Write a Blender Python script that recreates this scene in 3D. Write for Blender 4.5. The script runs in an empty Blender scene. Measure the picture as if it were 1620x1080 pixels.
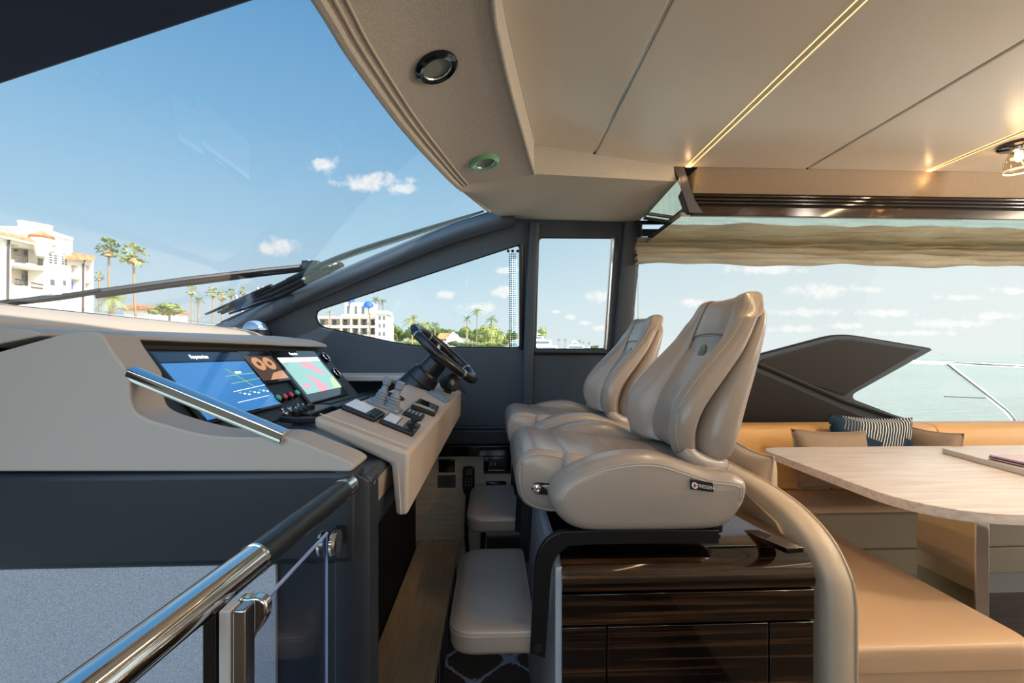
import bpy, bmesh, math, random
from mathutils import Vector as V, Matrix
from mathutils.bvhtree import BVHTree
random.seed(7)
S = bpy.context.scene
COL = S.collection
PI = math.pi
# ------------------------------------------------------------------ camera (eye at the origin, X aft, Y starboard, Z up)
F = 720.0; HORIZON = 560.0; TH = math.atan(30.0/F)
cd = bpy.data.cameras.new('camera'); cam = bpy.data.objects.new('camera', cd); COL.objects.link(cam)
cd.sensor_width = 36; cd.lens = 36*F/1620; cd.shift_y = (HORIZON-540)/1620
cd.clip_start = .02; cd.clip_end = 20000
cam.rotation_euler = (PI/2, 0, -TH); S.camera = cam
S.view_settings.view_transform = 'Standard'; S.view_settings.look = 'None'
S.view_settings.gamma = 1; S.view_settings.use_curve_mapping = False
S.view_settings.exposure = 1.22
S.cycles.max_bounces = 10; S.cycles.transparent_max_bounces = 16; S.cycles.use_denoising = True
try: S.cycles.denoiser = 'OPENIMAGEDENOISE'
except Exception: pass

def slope(px, py):
    a = (px-810)/F; c = (HORIZON-py)/F
    X = a*math.cos(TH)+math.sin(TH); Y = math.cos(TH)-a*math.sin(TH)
    return X/Y, c/Y
def at(px, py, Y):
    sx, sz = slope(px, py); return V((sx*Y, Y, sz*Y))
def atX(px, py, X):
    sx, sz = slope(px, py); Y = X/sx; return V((X, Y, sz*Y))
def atZ(px, py, Z):
    sx, sz = slope(px, py); Y = Z/sz; return V((sx*Y, Y, Z))
def atP(px, py, p0, n):
    sx, sz = slope(px, py); d = V((sx, 1, sz)); t = V(p0).dot(V(n))/d.dot(V(n)); return d*t

# ------------------------------------------------------------------ sky
def lin(h):
    h = h.lstrip('#'); o = []
    for i in (0, 2, 4):
        c = int(h[i:i+2], 16)/255; o.append(c/12.92 if c <= .04045 else ((c+.055)/1.055)**2.4)
    return tuple(o)+(1,)
W = bpy.data.worlds.new('sky'); S.world = W; W.use_nodes = True
nt = W.node_tree; N = nt.nodes; L = nt.links
for n in list(N): N.remove(n)
def nd(t, **k):
    n = N.new(t)
    for a, b in k.items(): setattr(n, a, b)
    return n
def mth(op, a, b=None, clamp=False):
    n = nd('ShaderNodeMath', operation=op, use_clamp=clamp)
    for i, x in enumerate((a, b)):
        if x is None: continue
        if isinstance(x, (int, float)): n.inputs[i].default_value = x
        else: L.new(x, n.inputs[i])
    return n.outputs[0]
tc = nd('ShaderNodeTexCoord'); sep = nd('ShaderNodeSeparateXYZ'); L.new(tc.outputs['Generated'], sep.inputs[0])
ramp = nd('ShaderNodeValToRGB'); cr = ramp.color_ramp
SKY = [(0.0, '#dce8ee'), (.10, '#cfe3ee'), (.24, '#aacfe6'), (.42, '#83b4d8'), (.62, '#5f97c6'), (1, '#4a80b4')]
cr.elements[0].position = 0; cr.elements[0].color = lin(SKY[0][1]); cr.elements[1].position = 1; cr.elements[1].color = lin(SKY[-1][1])
for p, c in SKY[1:-1]:
    e = cr.elements.new(p); e.color = lin(c)
L.new(mth('MAXIMUM', sep.outputs['Z'], 0.0), ramp.inputs[0])
# whiter towards the aft horizon
aft = nd('ShaderNodeMapRange'); aft.inputs[1].default_value = -.1; aft.inputs[2].default_value = .95; aft.inputs[4].default_value = .8
L.new(sep.outputs['X'], aft.inputs[0])
mx = nd('ShaderNodeMix', data_type='RGBA'); L.new(aft.outputs[0], mx.inputs[0]); L.new(ramp.outputs[0], mx.inputs[6]); mx.inputs[7].default_value = lin('#ecede6')
# clouds, each where it hangs in the sky
ysafe = mth('MAXIMUM', sep.outputs['Y'], .02)
cmb = nd('ShaderNodeCombineXYZ'); L.new(mth('DIVIDE', sep.outputs['X'], ysafe), cmb.inputs[0]); L.new(mth('DIVIDE', sep.outputs['Z'], ysafe), cmb.inputs[1])
nz = nd('ShaderNodeTexNoise'); nz.inputs['Scale'].default_value = 26; nz.inputs['Detail'].default_value = 6; nz.inputs['Roughness'].default_value = .62
L.new(cmb.outputs[0], nz.inputs['Vector'])
nz2 = nd('ShaderNodeTexNoise'); nz2.inputs['Scale'].default_value = 70; nz2.inputs['Detail'].default_value = 4
L.new(cmb.outputs[0], nz2.inputs['Vector'])
CLOUDS = [(590, 288, 52, 15), (630, 298, 26, 10), (515, 261, 20, 13), (437, 391, 34, 13), (1305, 460, 52, 14), (1210, 426, 66, 11), (1375, 458, 26, 6),
          (1520, 470, 44, 6), (1275, 494, 58, 7), (1400, 495, 50, 7), (1095, 478, 24, 7), (950, 470, 18, 9), (797, 462, 26, 9), (705, 466, 16, 7),
          (757, 487, 30, 9), (877, 493, 8, 3), (902, 502, 10, 4), (926, 511, 13, 5), (948, 519, 12, 5), (800, 428, 22, 6), (1500, 512, 70, 8), (1440, 527, 70, 6),
          (1570, 500, 50, 7), (1600, 460, 40, 7), (1250, 520, 40, 7), (1330, 515, 30, 6)]
tot = None
nzo = mth('SUBTRACT', nz.outputs[0], .5)
for (px, py, rx, ry) in CLOUDS:
    sx, sz = slope(px, py)
    vm = nd('ShaderNodeVectorMath', operation='SUBTRACT'); L.new(cmb.outputs[0], vm.inputs[0]); vm.inputs[1].default_value = (sx, sz, 0)
    vs = nd('ShaderNodeVectorMath', operation='MULTIPLY'); L.new(vm.outputs[0], vs.inputs[0]); vs.inputs[1].default_value = (F/rx/1.25, F/ry/1.25, 0)
    vl = nd('ShaderNodeVectorMath', operation='LENGTH'); L.new(vs.outputs[0], vl.inputs[0])
    d = mth('ADD', vl.outputs['Value'], mth('MULTIPLY', nzo, 2.6))
    mr = nd('ShaderNodeMapRange', interpolation_type='SMOOTHSTEP'); mr.inputs[1].default_value = .95; mr.inputs[2].default_value = .25; mr.inputs[4].default_value = .85
    L.new(d, mr.inputs[0])
    tot = mr.outputs[0] if tot is None else mth('MAXIMUM', tot, mr.outputs[0])
mc = nd('ShaderNodeMix', data_type='RGBA'); L.new(mth('MULTIPLY', tot, mth('ADD', .475, nz2.outputs[0]), True), mc.inputs[0]); L.new(mx.outputs[2], mc.inputs[6]); mc.inputs[7].default_value = (.97, .95, .93, 1)
# unseen port sky raised and whitened to fill the cabin, strongest around the sun
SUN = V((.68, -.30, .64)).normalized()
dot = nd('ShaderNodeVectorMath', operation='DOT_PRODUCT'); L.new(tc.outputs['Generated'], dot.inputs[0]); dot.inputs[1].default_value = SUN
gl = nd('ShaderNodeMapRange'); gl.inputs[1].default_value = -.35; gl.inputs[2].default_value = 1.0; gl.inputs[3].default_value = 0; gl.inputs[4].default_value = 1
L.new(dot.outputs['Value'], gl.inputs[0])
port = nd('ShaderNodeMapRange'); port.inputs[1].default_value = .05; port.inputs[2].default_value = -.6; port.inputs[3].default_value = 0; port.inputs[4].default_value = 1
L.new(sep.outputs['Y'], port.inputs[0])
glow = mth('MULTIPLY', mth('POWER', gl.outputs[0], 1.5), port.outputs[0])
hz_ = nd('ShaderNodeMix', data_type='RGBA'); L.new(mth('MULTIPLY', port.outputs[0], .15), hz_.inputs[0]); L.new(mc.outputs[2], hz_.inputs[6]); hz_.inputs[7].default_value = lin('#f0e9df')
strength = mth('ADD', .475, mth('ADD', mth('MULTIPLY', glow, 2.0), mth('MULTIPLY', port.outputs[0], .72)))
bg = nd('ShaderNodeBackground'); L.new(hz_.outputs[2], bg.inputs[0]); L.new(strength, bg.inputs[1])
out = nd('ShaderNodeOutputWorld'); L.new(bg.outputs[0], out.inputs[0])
# ------------------------------------------------------------------ sun
sl = bpy.data.lights.new('sun', 'SUN'); sl.energy = 3.5; sl.angle = .009; sl.color = (1, .93, .82)
so = bpy.data.objects.new('sun', sl); COL.objects.link(so); so.rotation_euler = SUN.to_track_quat('Z', 'Y').to_euler()

# ------------------------------------------------------------------ materials
def mat(name, col, rough=.5, metal=0, spec=.5, bump=None, var=None, coat=0, emit=None, es=0, sheen=0):
    m = bpy.data.materials.new(name); m.use_nodes = True
    t = m.node_tree; b = t.nodes['Principled BSDF']
    c = lin(col) if isinstance(col, str) else tuple(col)+(1,)
    b.inputs['Base Color'].default_value = c; b.inputs['Roughness'].default_value = rough; b.inputs['Metallic'].default_value = metal
    b.inputs['Specular IOR Level'].default_value = spec; b.inputs['Coat Weight'].default_value = coat; b.inputs['Coat Roughness'].default_value = .04 if rough < .2 else .2
    b.inputs['Sheen Weight'].default_value = sheen
    if emit: b.inputs['Emission Color'].default_value = lin(emit); b.inputs['Emission Strength'].default_value = es
    tcn = t.nodes.new('ShaderNodeTexCoord')
    if bump:
        nn = t.nodes.new('ShaderNodeTexNoise'); nn.inputs['Scale'].default_value = bump[0]; nn.inputs['Detail'].default_value = 4
        bb = t.nodes.new('ShaderNodeBump'); bb.inputs['Strength'].default_value = bump[1]; bb.inputs['Distance'].default_value = bump[2] if len(bump) > 2 else .002
        t.links.new(tcn.outputs['Object'], nn.inputs['Vector']); t.links.new(nn.outputs[0], bb.inputs['Height']); t.links.new(bb.outputs[0], b.inputs['Normal'])
    if var:
        nn = t.nodes.new('ShaderNodeTexNoise'); nn.inputs['Scale'].default_value = var[0]; nn.inputs['Detail'].default_value = 5
        mm = t.nodes.new('ShaderNodeMix'); mm.data_type = 'RGBA'
        t.links.new(tcn.outputs['Object'], nn.inputs['Vector']); t.links.new(nn.outputs[0], mm.inputs[0])
        mm.inputs[6].default_value = tuple(x*(1-var[1]) for x in c[:3])+(1,); mm.inputs[7].default_value = tuple(min(1, x*(1+var[1])) for x in c[:3])+(1,)
        t.links.new(mm.outputs[2], b.inputs['Base Color'])
    return m
def grain(name, dark, light, rough, scale, coat=0, lo=.35, hi=.7, spec=.5, bump=0):
    """stretched noise: wood grain or streaks; scale = object-space xyz scale"""
    m = mat(name, dark, rough, coat=coat, spec=spec); t = m.node_tree; b = t.nodes['Principled BSDF']
    tcn = t.nodes.new('ShaderNodeTexCoord'); mp = t.nodes.new('ShaderNodeMapping'); mp.inputs['Scale'].default_value = scale
    nn = t.nodes.new('ShaderNodeTexNoise'); nn.inputs['Scale'].default_value = 1; nn.inputs['Detail'].default_value = 5; nn.inputs['Roughness'].default_value = .6
    r = t.nodes.new('ShaderNodeValToRGB'); r.color_ramp.elements[0].position = lo; r.color_ramp.elements[1].position = hi
    r.color_ramp.elements[0].color = lin(dark); r.color_ramp.elements[1].color = lin(light)
    t.links.new(tcn.outputs['Object'], mp.inputs[0]); t.links.new(mp.outputs[0], nn.inputs['Vector']); t.links.new(nn.outputs[0], r.inputs[0]); t.links.new(r.outputs[0], b.inputs['Base Color'])
    if bump:
        bb = t.nodes.new('ShaderNodeBump'); bb.inputs['Strength'].default_value = bump; bb.inputs['Distance'].default_value = .002
        t.links.new(nn.outputs[0], bb.inputs['Height']); t.links.new(bb.outputs[0], b.inputs['Normal'])
    return m
def weave(name, a, bcol, sc, rough=.9, bump=.4):
    m = mat(name, a, rough, spec=.2); t = m.node_tree; b = t.nodes['Principled BSDF']
    tcn = t.nodes.new('ShaderNodeTexCoord'); mp = t.nodes.new('ShaderNodeMapping'); mp.inputs['Scale'].default_value = (sc, sc, sc)
    ck = t.nodes.new('ShaderNodeTexNoise'); ck.inputs['Scale'].default_value = 1; ck.inputs['Detail'].default_value = 3; ck.inputs['Roughness'].default_value = .75
    r = t.nodes.new('ShaderNodeValToRGB'); r.color_ramp.elements[0].position = .35; r.color_ramp.elements[1].position = .65
    r.color_ramp.elements[0].color = lin(a); r.color_ramp.elements[1].color = lin(bcol)
    bb = t.nodes.new('ShaderNodeBump'); bb.inputs['Strength'].default_value = bump; bb.inputs['Distance'].default_value = .0015
    t.links.new(tcn.outputs['Object'], mp.inputs[0]); t.links.new(mp.outputs[0], ck.inputs['Vector']); t.links.new(ck.outputs[0], r.inputs[0]); t.links.new(r.outputs[0], b.inputs['Base Color'])
    t.links.new(ck.outputs[0], bb.inputs['Height']); t.links.new(bb.outputs[0], b.inputs['Normal'])
    return m
def thin_glass(name, tint=(1, 1, 1), k=.9, ior=1.45, r0=.025):
    m = bpy.data.materials.new(name); m.use_nodes = True; t = m.node_tree; t.nodes.clear()
    o = t.nodes.new('ShaderNodeOutputMaterial'); tr = t.nodes.new('ShaderNodeBsdfTransparent'); tr.inputs[0].default_value = tuple(x*k for x in tint)+(1,)
    g = t.nodes.new('ShaderNodeBsdfGlossy'); g.inputs['Roughness'].default_value = .01
    lw = t.nodes.new('ShaderNodeLayerWeight'); lw.inputs[0].default_value = .5; x = t.nodes.new('ShaderNodeMixShader')
    pw = t.nodes.new('ShaderNodeMath'); pw.operation = 'POWER'; t.links.new(lw.outputs['Facing'], pw.inputs[0]); pw.inputs[1].default_value = 5
    f = t.nodes.new('ShaderNodeMath'); f.operation = 'MULTIPLY_ADD'; t.links.new(pw.outputs[0], f.inputs[0]); f.inputs[1].default_value = .8; f.inputs[2].default_value = r0
    t.links.new(f.outputs[0], x.inputs[0]); t.links.new(tr.outputs[0], x.inputs[1]); t.links.new(g.outputs[0], x.inputs[2]); t.links.new(x.outputs[0], o.inputs[0])
    return m
M = {}
M['leather'] = mat('beige_leather', '#a19286', .38, coat=.5, spec=.5, bump=(420, .12, .001), var=(3, .05))
M['leather'].node_tree.nodes['Principled BSDF'].inputs['Coat IOR'].default_value = 1.5
M['stitch'] = mat('cream_thread', '#c9bba8', .7)
M['tan'] = mat('tan_leather', '#c6a583', .42, bump=(380, .12, .001), var=(2, .05))
M['tan_back'] = mat('warm_lit_tan_leather', '#d8a566', .42, bump=(380, .12, .001))  # tan leather with the warm light on the backrest painted in
M['bench_grey'] = mat('sage_grey_leather', '#9a876b', .45, bump=(380, .1, .001), var=(2, .05))
M['cowl'] = mat('taupe_soft_leather', '#aa9f95', .5, bump=(500, .12, .001), var=(4, .03))
M['podl'] = mat('pod_leather', '#b5a597', .5, bump=(450, .18, .001), var=(5, .05))
M['dash'] = mat('dash_leather', '#a8998a', .55, bump=(450, .15, .001), var=(3, .04))
M['dark'] = mat('slate_vinyl', '#1a2029', .5, bump=(520, .15, .001), var=(3, .08))
M['wall'] = mat('charcoal_leather', '#424a53', .48, bump=(420, .12, .001), var=(3, .06))
M['aftwall'] = mat('brown_black_leather', '#1b1815', .55, bump=(420, .1, .001))
M['black'] = mat('black_satin', '#0d0e10', .38)
M['soft_black'] = mat('black_rubber', '#090a0b', .6)
M['gloss_black'] = mat('black_gloss', '#050607', .08, coat=.5)
M['deep'] = mat('black_recess', '#060607', .8)
M['chrome'] = mat('chrome', (.82, .83, .84), .06, metal=1)
M['steel'] = mat('brushed_steel', (.62, .62, .62), .25, metal=1)
M['grey_plastic'] = mat('grey_plastic', '#7f868d', .45)
M['headliner'] = weave('headliner_weave', '#b3a698', '#ddd2c4', 420)
M['headliner2'] = weave('headliner_pale', '#b5ab9d', '#d2c9bb', 420)
M['soffit_cloth'] = weave('soffit_cloth', '#8f7d69', '#a8957f', 300)
M['grey_cloth'] = weave('grey_wall_cloth', '#85888f', '#c0c2c8', 560, bump=.25)
M['ceil'] = mat('satin_ceiling_lacquer', '#ece4d6', .3, spec=.6, var=(.7, .04))
M['mirror'] = mat('smoked_mirror', (.62, .66, .62), .02, metal=1)
M['ebony'] = grain('macassar_ebony', '#0b0706', '#6a4426', .07, (1.1, 1.0, 70), coat=.6, lo=.5, hi=.82)
M['trimwood'] = grain('dark_walnut_gloss', '#120b08', '#40281a', .1, (2, 30, 40), coat=.5)
M['oak'] = grain('bleached_oak', '#c9bbb0', '#ebe2da', .3, (4, 60, 60), lo=.3, hi=.72, bump=.05)
M['oak_step'] = grain('limed_oak_step', '#c6a883', '#e2c5a2', .45, (60, 4, 60), lo=.3, hi=.7, bump=.05)
M['oak_wall'] = grain('limed_oak_panel', '#c2b19d', '#dccdb9', .5, (4, 60, 110), lo=.3, hi=.7, bump=.08)
M['pale_panel'] = grain('pale_grey_veneer', '#c0c2c6', '#d8dadd', .4, (50, 4, 4), lo=.3, hi=.7)
M['floorwood'] = grain('dark_oak_floor', '#3d2f27', '#5d4a3e', .35, (3, 50, 50))
M['white'] = mat('white_gloss', '#e9e6e2', .35)
M['screen'] = mat('black_display_glass', '#05070b', .05, coat=.3)
M['rim'] = mat('dark_brown_leather', '#1c1512', .3, bump=(300, .1, .001))
M['worktop'] = mat('slate_worktop', '#2f353d', .3, spec=.6, bump=(520, .1, .001)); M['grip'] = mat('black_grip_leather', '#1d2126', .3, bump=(300, .1, .001))
M['green'] = mat('green_button', '#3fae86', .3); M['red'] = mat('red_button', '#c2354a', .3)
M['taupe_cloth'] = weave('taupe_cushion_cloth', '#7d6a58', '#a38f7b', 500)
def translucent(m, k):
    t = m.node_tree; b = t.nodes['Principled BSDF']; o = t.nodes['Material Output']; tr = t.nodes.new('ShaderNodeBsdfTranslucent'); x = t.nodes.new('ShaderNodeMixShader'); x.inputs[0].default_value = k
    src = b.inputs['Base Color'].links[0].from_socket if b.inputs['Base Color'].links else None
    if src: t.links.new(src, tr.inputs[0])
    t.links.new(b.outputs[0], x.inputs[1]); t.links.new(tr.outputs[0], x.inputs[2]); t.links.new(x.outputs[0], o.inputs[0]); return m
M['linen'] = weave('linen_blind', '#ddd2bd', '#fbf2e2', 260, bump=.5); translucent(M['linen'], .8)
M['greenring'] = mat('green_lit_ring', '#8fcf9f', .3, metal=.4)
M['lens'] = mat('frosted_lens', '#8d9484', .15, coat=.4)
M['glass'] = thin_glass('clear_window_glass', (.97, 1, .99), .96)
M['windscreen'] = thin_glass('windscreen_glass', (.95, .98, 1), .95, r0=.008)
M['acrylic'] = thin_glass('acrylic_guard', (.93, .95, 1), .9, 1.5)
M['acryl_edge'] = mat('acrylic_edge', '#a9b6dc', .15, spec=.8)
M['frost_edge'] = M['acryl_edge']

# ------------------------------------------------------------------ mesh kit
BASE = {}
class MB:
    def __init__(s): s.v = []; s.f = []
    def add(s, vs, fs):
        o = len(s.v); s.v += [V(x) for x in vs]; s.f += [tuple(i+o for i in f) for f in fs]; return s
    def box(s, c, size, R=None):
        c = V(c); h = V(size)/2; vs = []
        for x in (-1, 1):
            for y in (-1, 1):
                for z in (-1, 1):
                    p = V((x*h.x, y*h.y, z*h.z)); vs.append(c+(R @ p if R else p))
        return s.add(vs, [(0, 1, 3, 2), (4, 6, 7, 5), (0, 4, 5, 1), (2, 3, 7, 6), (0, 2, 6, 4), (1, 5, 7, 3)])
    def b2(s, lo, hi): return s.box([(a+b)/2 for a, b in zip(lo, hi)], [b-a for a, b in zip(lo, hi)])
    def prism(s, poly, vec):
        n = len(poly); vec = V(vec); a = [V(p) for p in poly]; b = [p+vec for p in a]
        return s.add(a+b, [tuple(range(n-1, -1, -1)), tuple(range(n, 2*n))]+[(i, (i+1) % n, n+(i+1) % n, n+i) for i in range(n)])
    def loft(s, loops, cap=True, closed=True):
        n = len(loops[0]); vs = [p for l in loops for p in l]; fs = []
        for k in range(len(loops)-1):
            for i in range(n if closed else n-1):
                j = (i+1) % n; fs.append((k*n+i, k*n+j, (k+1)*n+j, (k+1)*n+i))
        if cap and closed: fs += [tuple(range(n-1, -1, -1)), tuple(range((len(loops)-1)*n, len(loops)*n))]
        return s.add(vs, fs)
    def tube(s, path, r, n=10, cap=True, flat=1.0, up=(0, 0, 1)):
        path = [V(p) for p in path]; loops = []
        for i, p in enumerate(path):
            t = (path[min(i+1, len(path)-1)]-path[max(i-1, 0)]).normalized(); u = V(up)
            if abs(t.dot(u)) > .95: u = V((1, 0, 0)) if abs(t.x) < .9 else V((0, 1, 0))
            a = t.cross(u).normalized(); b = a.cross(t).normalized()
            rr = r[i] if isinstance(r, (list, tuple)) else r
            loops.append([p+a*(rr*math.cos(2*PI*k/n))+b*(rr*flat*math.sin(2*PI*k/n)) for k in range(n)])
        return s.loft(loops, cap)
    def lathe(s, prof, c, axis, n=24):
        """prof: (radius, height along axis)"""
        c = V(c); w = V(axis).normalized(); u = w.orthogonal().normalized(); q = w.cross(u)
        return s.loft([[c+w*h+(u*math.cos(2*PI*k/n)+q*math.sin(2*PI*k/n))*max(r, 1e-5) for k in range(n)] for r, h in prof])
    def torus(s, c, axis, Rm, r, n=48, m=10, a0=0, a1=2*PI, flat=1.0, u0=None):
        c = V(c); w = V(axis).normalized(); u = V(u0).normalized() if u0 else w.orthogonal().normalized(); q = w.cross(u)
        full = abs(a1-a0-2*PI) < 1e-6; loops = []
        for k in range(n if full else n+1):
            a = a0+(a1-a0)*k/n; d = u*math.cos(a)+q*math.sin(a)
            loops.append([c+d*(Rm+r*math.cos(2*PI*j/m))+w*(r*flat*math.sin(2*PI*j/m)) for j in range(m)])
        if full: loops.append(loops[0])
        return s.loft(loops, not full)
    def ell(s, c, r, n=20, m=12, R=None):
        c = V(c); loops = []
        for i in range(m+1):
            a = -PI/2+PI*i/m; loops.append([c+((R @ q) if R else q) for q in [V((r[0]*max(math.cos(a), 1e-3)*math.cos(2*PI*k/n), r[1]*max(math.cos(a), 1e-3)*math.sin(2*PI*k/n), r[2]*math.sin(a))) for k in range(n)]])
        return s.loft(loops)
    def build(s, name, m, parent=None, smooth=35, bevel=0, seg=3, sub=0, label=None):
        off = BASE[parent] if parent else None
        if off is None:
            lo = [min(p[i] for p in s.v) for i in range(3)]; hi = [max(p[i] for p in s.v) for i in range(3)]
            off = V(((lo[0]+hi[0])/2, (lo[1]+hi[1])/2, lo[2]))
        me = bpy.data.meshes.new(name); me.from_pydata([tuple(p-off) for p in s.v], [], s.f); me.validate()
        bm = bmesh.new(); bm.from_mesh(me)
        bmesh.ops.remove_doubles(bm, verts=bm.verts, dist=1e-5); bmesh.ops.recalc_face_normals(bm, faces=bm.faces); bm.to_mesh(me); bm.free()
        if smooth: me.shade_smooth(); me.set_sharp_from_angle(angle=math.radians(smooth))
        o = bpy.data.objects.new(name, me); COL.objects.link(o); BASE[o] = off.copy()
        mm = M[m] if isinstance(m, str) else m
        me.materials.append(mm)
        if parent: o.parent = parent
        else: o.location = off
        if bevel:
            b = o.modifiers.new('bevel', 'BEVEL'); b.width = bevel; b.segments = seg; b.limit_method = 'ANGLE'; b.angle_limit = math.radians(32)
            me.shade_smooth()
            b.harden_normals = False
            me.set_sharp_from_angle(angle=math.radians(60))
        if sub:
            b = o.modifiers.new('sub', 'SUBSURF'); b.levels = sub; b.render_levels = sub; me.shade_smooth()
        if label: o['label'] = label
        return o
def root(name, loc, label, cat, group=None):
    o = bpy.data.objects.new(name, None); COL.objects.link(o); o.location = loc; BASE[o] = V(loc); o.empty_display_size = .05
    return tag(o, label, cat, group)
def tag(o, label, cat, group=None):
    o['label'] = label; o['category'] = cat
    if group: o['group'] = group
    return o
def struct(o, cat=None, label=None):
    o['kind'] = 'structure'
    return o
def kids(o): return list(o.children)
def copy_thing(o, delta, label, group=None):
    def cp(x, par):
        c = x.copy(); COL.objects.link(c); c.parent = par
        if par: c.matrix_parent_inverse = x.matrix_parent_inverse.copy()
        for k in kids(x): cp(k, c)
        return c
    c = cp(o, None); c.location = o.location+V(delta); c['label'] = label
    if group: c['group'] = group
    return c
def crom(pts, n, closed=False):
    pts = [V(p) for p in pts]; k = len(pts); out = []; seg = k if closed else k-1
    for i in range(seg):
        p1, p2 = pts[i], pts[(i+1) % k]
        p0 = pts[(i-1) % k] if closed or i > 0 else p1*2-p2
        p3 = pts[(i+2) % k] if closed or i+2 < k else p2*2-p1
        for j in range(n):
            t = j/n; out.append(.5*((2*p1)+(p2-p0)*t+(2*p0-5*p1+4*p2-p3)*t*t+(3*p1-p0-3*p2+p3)*t**3))
    if not closed: out.append(pts[-1])
    return out
def inset2(poly, d):
    """shrink a smooth closed 3D planar loop towards its inside by d (loop lies in plane y=const)"""
    n = len(poly); c = sum((p for p in poly), V())/n
    area = sum(poly[i].x*poly[(i+1) % n].z-poly[(i+1) % n].x*poly[i].z for i in range(n)); sg = 1 if area > 0 else -1
    res = []
    for i in range(n):
        t = poly[(i+1) % n]-poly[i-1]; nn = V((-t.z, 0, t.x)).normalized()*sg
        res.append(poly[i]+nn*d)
    return res
def pad(mb, prof, y0, y1, r, k=5, bulge=0):
    """puffy slab: smooth profile in XZ extruded y0..y1 with rounded rims"""
    s = 1 if y1 > y0 else -1
    def lp(y, d): return [V((p.x, y, p.z)) for p in inset2(prof, d)]
    A = [(r*(1-math.sin(PI/2*i/k)), r*(1-math.cos(PI/2*i/k))) for i in range(k+1)]
    A = sorted(A, key=lambda q: -q[1]); first = [lp(y0+s*d, ins) for d, ins in A]; last = [lp(y1-s*d, ins) for d, ins in A[::-1]]
    def dome(ring, y, sg):
        c = sum(ring, V())/len(ring); return [[V((c.x+(p.x-c.x)*q, y-sg*.006*(1-q*q), c.z+(p.z-c.z)*q)) for p in ring] for q in (.02, .35, .65, .85)]
    mb.loft(dome(first[0], y0, s)+first+last+dome(last[-1], y1, -s)[::-1]); return mb
def plate(outer, holes, vec, mb=None):
    """flat panel with holes, thickened along vec"""
    mb = mb or MB(); bm = bmesh.new()
    def ring(pts):
        vs = [bm.verts.new(p) for p in pts]
        return [bm.edges.new((vs[i], vs[(i+1) % len(vs)])) for i in range(len(vs))]
    es = ring(outer)
    for h in holes: es += ring(h)
    bmesh.ops.triangle_fill(bm, use_beauty=True, use_dissolve=False, edges=es)
    bmesh.ops.dissolve_limit(bm, angle_limit=.01, verts=bm.verts, edges=bm.edges)
    bm.verts.index_update(); vec = V(vec)
    vs = [v.co.copy() for v in bm.verts]; n = len(vs); fs = [[v.index for v in f.verts] for f in bm.faces]
    be = [(e.verts[0].index, e.verts[1].index) for e in bm.edges if len(e.link_faces) == 1]
    mb.add(vs+[p+vec for p in vs], [tuple(f) for f in fs]+[tuple(i+n for i in reversed(f)) for f in fs]+[(a, b, b+n, a+n) for a, b in be])
    bm.free(); return mb
def roundpoly(pts, r, n=5):
    """round the corners of a closed polygon; r scalar or list"""
    pts = [V(p) for p in pts]; o = []; k = len(pts)
    for i, p in enumerate(pts):
        rr = r[i] if isinstance(r, (list, tuple)) else r
        a = pts[i-1]; b = pts[(i+1) % k]
        if rr <= 0: o.append(p); continue
        da = (a-p); db = (b-p); ra = min(rr, da.length*.48); rb = min(rr, db.length*.48)
        s = p+da.normalized()*ra; e = p+db.normalized()*rb
        for j in range(n+1):
            t = j/n; o.append(s*(1-t)**2+p*2*t*(1-t)+e*t*t)
    return o
def text_mesh(body, size, origin, xdir, ydir, m, name, parent=None, depth=.0005, label=None, align='CENTER'):
    cu = bpy.data.curves.new('lettering', 'FONT'); cu.body = body; cu.size = size; cu.extrude = depth; cu.align_x = align; cu.align_y = 'CENTER'
    t = bpy.data.objects.new('lettering_source', cu); COL.objects.link(t)
    dg = bpy.context.evaluated_depsgraph_get(); me = bpy.data.meshes.new_from_object(t.evaluated_get(dg))
    bpy.data.objects.remove(t); x = V(xdir).normalized(); y = V(ydir).normalized(); z = x.cross(y)
    mb = MB(); mb.add([V(origin)+x*v.co.x+y*v.co.y+z*v.co.z for v in me.vertices], [tuple(p.vertices) for p in me.polygons]); bpy.data.meshes.remove(me)
    return mb.build(name, m, parent, smooth=0, label=label)
# ================================================================== THE ROOM
WN = V((0, 1, .22)).normalized()
def PW(px, py, off=0): return atP(px, py, V((0, 2.8, 0))+WN*off, WN)
WP0 = V((0, 0, .72)); WSN = V((-.37, 0, 1)).normalized()     # windscreen plane z = .72 + .37 x
def PS(px, py, off=0): return atP(px, py, WP0+WSN*off, WSN)
SEA = -3.2
# ---- starboard wall with its three openings
hole1 = roundpoly([PW(496, 492), PW(823, 386), PW(823, 551), PW(690, 551), PW(630, 545), PW(500, 517)], [.05, .03, .02, .1, .1, .06], 6)
hole2 = roundpoly([PW(852, 375), PW(978, 376), PW(963, 553), PW(847, 554)], [.03, .03, .02, .02], 4)
hole3 = roundpoly([PW(1008, 372), PW(1900, 372), PW(1900, 700), PW(1500, 690), PW(1352, 634), PW(1348, 624), PW(1476, 553), PW(1345, 531), PW(1318, 532), PW(1205, 562), PW(975, 610)],
                  [.02, 0, 0, 0, .03, .03, .01, .1, .05, 0, 0], 4)
wall = plate([PW(300, 530), PW(345, 512), PW(560, 425), PW(778, 338), PW(1010, 340), PW(1014, 362), PW(2000, 362), PW(2000, 730), PW(300, 730)], [hole1, hole2, hole3], WN*.05)
struct(wall.build('wall_starboard', 'wall', bevel=.012))
def gasket(parent, loop, r=.007, name='gasket', m='soft_black'):
    return MB().tube(list(loop)+[loop[0], loop[1]], r, 6, cap=False).build(name, m, parent)
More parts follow.
